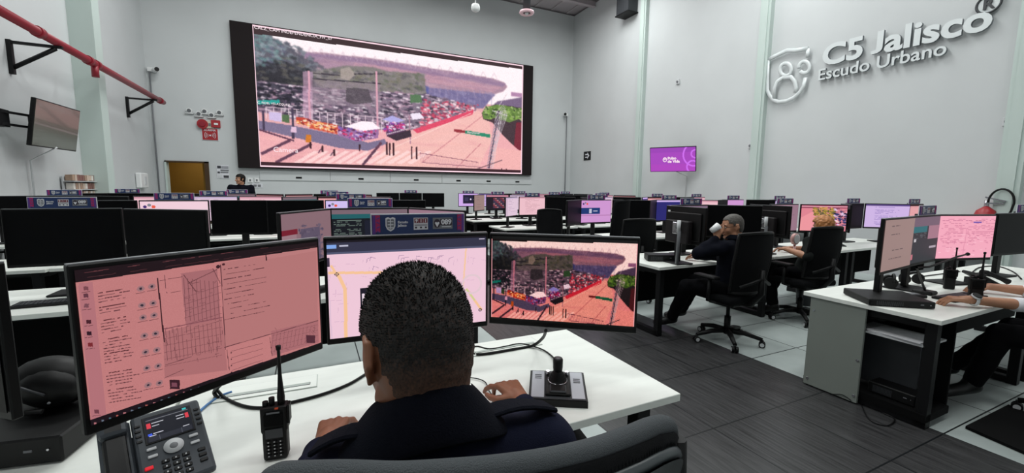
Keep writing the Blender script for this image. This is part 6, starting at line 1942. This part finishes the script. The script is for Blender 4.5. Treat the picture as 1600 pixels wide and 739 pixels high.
b = MB(); b.tube([(0, -0.1, 0.36), (0, -0.30, 0.40), (0, -0.345, 0.62)], 0.028, M_BLACK); b.build('back_spine', None, t)
b = MB(); b.cyl((0, -0.02, 0.08), (0, -0.02, 0.41), 0.025, M_BLACK); b.build('gas_lift', None, t)
for k in range(5):
    a = 2 * PI * k / 5 + 0.1; c, s_ = math.cos(a), math.sin(a)
    b = MB(); b.tube([(0, -0.02, 0.115), (0.16 * c, -0.02 + 0.16 * s_, 0.11), (0.31 * c, -0.02 + 0.31 * s_, 0.075)], [0.028, 0.024, 0.018], M_BLACK); b.build('base_arm', None, t)
    b = MB(); p = Vector((0.31 * c, -0.02 + 0.31 * s_, 0.03)); n = Vector((-s_, c, 0))
    for d in (-0.017, 0.017): b.cyl(p + n * (d - 0.011), p + n * (d + 0.011), 0.029, M_BLACK)
    b.cyl(p, p + V(0, 0, 0.045), 0.011, M_STEEL, seg=8); b.build('caster', None, t)

# --- the man holding a cup
f = V(-0.25, 0.97, 0); rgt = V(0.97, 0.25, 0)
PE = V(3.70, 2.74, 0.56); NK = V(3.70, 2.75, 1.03); HD = V(3.685, 2.775, 1.150)
cup = at_d(1117, 357, 4.02)
J = dict(at=V(3.7, 2.74, 0), head=HD, hyaw=yr(62), hpitch=yr(-8), neck=NK, chest=V(3.70, 2.73, 0.85), pelvis=PE, sL=NK - rgt * 0.19 + V(0, 0, -0.07), sR=NK + rgt * 0.19 + V(0, 0, -0.07),
         eL=at_d(1090, 396, 4.0), wL=cup + V(0.035, -0.005, -0.085), eR=V(3.93, 2.99, 0.80), wR=V(3.80, 3.22, 0.79),
         hL=PE - rgt * 0.09, hR=PE + rgt * 0.09, kL=V(3.36, 2.98, 0.54), kR=V(3.62, 3.10, 0.55), aL=V(3.47, 3.26, 0.12), aR=V(3.78, 3.42, 0.12), tL=V(3.38, 3.38, 0.05), tR=V(3.70, 3.54, 0.05))
hands = [dict(wrist=J['wL'], d=V(-0.15, 0.10, 1), n=V(-0.8, -0.4, 0.1), side=1, curl=0.85, s_=1.0), dict(wrist=J['wR'], d=V(-0.4, 0.9, 0), n=V(0, 0, 1), side=-1, curl=0.4)]
p2, HM2 = person('person', 'seated man in dark clothes raising a white cup, right block', J, M_SKIN2, M_NAVYD, hands=hands)
hair_cap('hair', HM2, M_HAIRG, p2, 0.004, keep_short, disp=(0.002, 80))
face_bits(HM2, p2)
b = MB(); b.xf = HM2
for q in (-1, 1):
    b.tube([(q * 0.032 + 0.02 * math.cos(a), 0.094, 0.0 + 0.016 * math.sin(a)) for a in np.linspace(0, 2 * PI, 13)[:-1]], 0.002, M_BLACK, seg=6, closed=True); b.tube([(q * 0.052, 0.092, 0.004), (q * 0.078, 0.04, 0.008), (q * 0.084, -0.02, 0.01)], 0.002, M_BLACK, seg=6)
b.tube([(-0.012, 0.096, 0.002), (0.012, 0.096, 0.002)], 0.002, M_BLACK, seg=6); b.build('glasses', None, p2)
at2 = J['at']; nc = NK + V(0, 0, 0.02)
top = [nc + V(0.066 * math.cos(a), 0.068 * math.sin(a), 0.03) for a in np.linspace(0, 2 * PI, 14)]; low = [nc + V(0.095 * math.cos(a), 0.095 * math.sin(a), -0.015) for a in np.linspace(0, 2 * PI, 14)]
collar(p2, at2, top, low, M_NAVYD)
t = empty('paper_cup', cup, 0, 'white cup held at the seated man’s mouth', 'cup')
b = MB(); b.xf = Matrix.Rotation(0.9, 4, 'Y') @ Matrix.Rotation(0.3, 4, 'X'); b.lathe([(0.002, -0.04), (0.026, -0.04), (0.036, 0.045), (0.033, 0.045), (0.024, -0.036), (0.002, -0.036)], M_WHITE); b.build('cup_wall', None, t)

# --- the ginger-haired woman
PE = V(5.14, 2.86, 0.56)
J = dict(at=V(5.14, 2.86, 0), head=V(5.235, 2.80, 1.105), hyaw=yr(8), hpitch=yr(-10), neck=V(5.225, 2.78, 0.975), chest=V(5.18, 2.80, 0.81), pelvis=PE, sL=V(5.06, 2.82, 0.92), sR=V(5.39, 2.79, 0.92),
         eL=at_d(1262, 401, 4.60), wL=at_d(1228, 389, 4.82), eR=V(5.50, 2.98, 0.80), wR=V(5.42, 3.24, 0.79), hL=V(5.05, 2.9, 0.55), hR=V(5.23, 2.9, 0.55), kL=V(4.98, 3.20, 0.50), kR=V(5.26, 3.25, 0.50), aL=V(4.98, 3.12, 0.12), aR=V(5.26, 3.4, 0.12), tL=V(4.94, 3.25, 0.05), tR=V(5.26, 3.52, 0.05))
hands = [dict(wrist=J['wL'], d=V(-0.25, 0.95, 0.0), n=V(0, 0, 1), side=1, curl=0.4, s_=0.92), dict(wrist=J['wR'], d=V(-0.3, 0.9, 0), n=V(0, 0, 1), side=-1, curl=0.4, s_=0.92)]
p3, HM3 = person('person', 'woman with short ginger hair and dark shirt at the tree-picture monitor', J, M_SKIN2, M_GREEN, hands=hands, sleeves='short', build=0.92, head_s=0.96)
hair_cap('hair', HM3, M_HAIRR, p3, 0.018, lambda c: c.z > -0.075 and not (c.y > 0.035 and c.z < 0.06), disp=(0.008, 45), s_=0.96)
face_bits(HM3, p3, M_HAIRR, 0.96)

# --- the person at the right edge whose forearms reach in
wl = at_z(1512, 468, DZK + 0.055); wr = at_z(1548, 448, DZK + 0.055)
PE = V(4.50, 0.70, 0.56)
J = dict(at=V(4.6, 0.66, 0), head=V(4.72, 0.86, 1.24), hyaw=yr(4), hpitch=yr(-12), neck=V(4.71, 0.78, 1.10), chest=V(4.66, 0.72, 0.90), pelvis=PE, sL=V(4.52, 0.78, 1.02), sR=V(4.90, 0.76, 1.02),
         eL=V(4.47, 0.93, 0.74), wL=wl, eR=V(4.86, 1.00, 0.78), wR=wr, hL=V(4.41, 0.74, 0.55), hR=V(4.60, 0.74, 0.55), kL=V(4.30, 1.10, 0.53), kR=V(4.58, 1.12, 0.53), aL=V(4.26, 1.20, 0.12), aR=V(4.55, 1.42, 0.12), tL=V(4.13, 1.30, 0.05), tR=V(4.50, 1.55, 0.05))
hands = [dict(wrist=wl, d=V(-0.55, 0.80, -0.05), n=V(0, -0.1, 1), side=1, curl=0.42, s_=1.05, thumb=0.7), dict(wrist=wr, d=V(-0.45, 0.9, -0.05), n=V(0, -0.1, 1), side=-1, curl=0.45, s_=1.05)]
p4, HM4 = person('person', 'person at the right edge typing, with dark watch and white sleeve', J, M_SKIN2, M_SHIRT, hands=hands, sleeves='rolled', voxel=0.005)
hair_cap('hair', HM4, M_HAIR, p4, 0.006, keep_short); face_bits(HM4, p4)
d = (wl - J['eL']).normalized(); wc = wl - d * 0.035
t = empty('wristwatch', wc, 0, 'round dark watch with pale strap on the typing wrist', 'watch')
b = MB(); tc = V(-0.35, -0.45, 1).normalized(); up_ = (tc - d * d.dot(tc)).normalized(); si = d.cross(up_)
b.tube([si * 0.037 * math.cos(a) + up_ * 0.034 * math.sin(a) for a in np.linspace(0, 2 * PI, 17)[:-1]], 0.010, M_LGREY, seg=8, closed=True, flat=0.3); b.build('strap', None, t)
b = MB(); b.cyl(up_ * 0.030, up_ * 0.046, 0.025, M_BLACK, seg=24); b.cyl(up_ * 0.028, up_ * 0.040, 0.028, M_LGREY, seg=24); b.build('dial', None, t)

# --- the person standing at the back by the doorway
q = at_y(375, 280, 11.9); x, y, z = q.x, 11.9, q.z
J = dict(at=V(x, y, 0), head=V(x, y, z), hyaw=yr(125), hpitch=0.0, neck=V(x + 0.01, y + 0.02, z - 0.15), chest=V(x + 0.02, y + 0.03, z - 0.36), pelvis=V(x + 0.02, y + 0.03, z - 0.72),
         sL=V(x + 0.21, y + 0.04, z - 0.20), sR=V(x - 0.19, y, z - 0.20), eL=V(x + 0.27, y + 0.0, z - 0.48), eR=V(x - 0.25, y - 0.05, z - 0.48), wL=V(x + 0.12, y - 0.2, z - 0.58), wR=V(x - 0.12, y - 0.24, z - 0.58),
         hL=V(x + 0.1, y + 0.03, z - 0.76), hR=V(x - 0.08, y + 0.03, z - 0.76), kL=V(x + 0.1, y, 0.5), kR=V(x - 0.08, y, 0.5), aL=V(x + 0.1, y + 0.03, 0.1), aR=V(x - 0.08, y + 0.03, 0.1), tL=V(x + 0.1, y - 0.1, 0.04), tR=V(x - 0.1, y - 0.1, 0.04))
hands = [dict(wrist=J['wL'], d=V(-0.3, -0.8, 0), n=V(0, 0, 1), side=1, curl=0.5), dict(wrist=J['wR'], d=V(0.3, -0.8, 0), n=V(0, 0, 1), side=-1, curl=0.5)]
p5, HM5 = person('person', 'dark-haired woman in black jacket facing the camera near the doorway', J, M_SKIN2, M_NAVYD, hands=hands, voxel=0.007, jvox=0.011)
hair_cap('hair', HM5, M_HAIR, p5, 0.012, lambda c: c.z > -0.12 and not (c.y > 0.03 and c.z < 0.052), extra=[('e', V(0, -0.085, -0.08), (0.035, 0.035, 0.08))], voxel=0.007, disp=(0.002, 60))
face_bits(HM5, p5)
b = MB(); b.box((0.12, -0.16, z - 0.36), (0.05, 0.01, 0.06), M_WHITE); b.build('name_badge', None, p5)
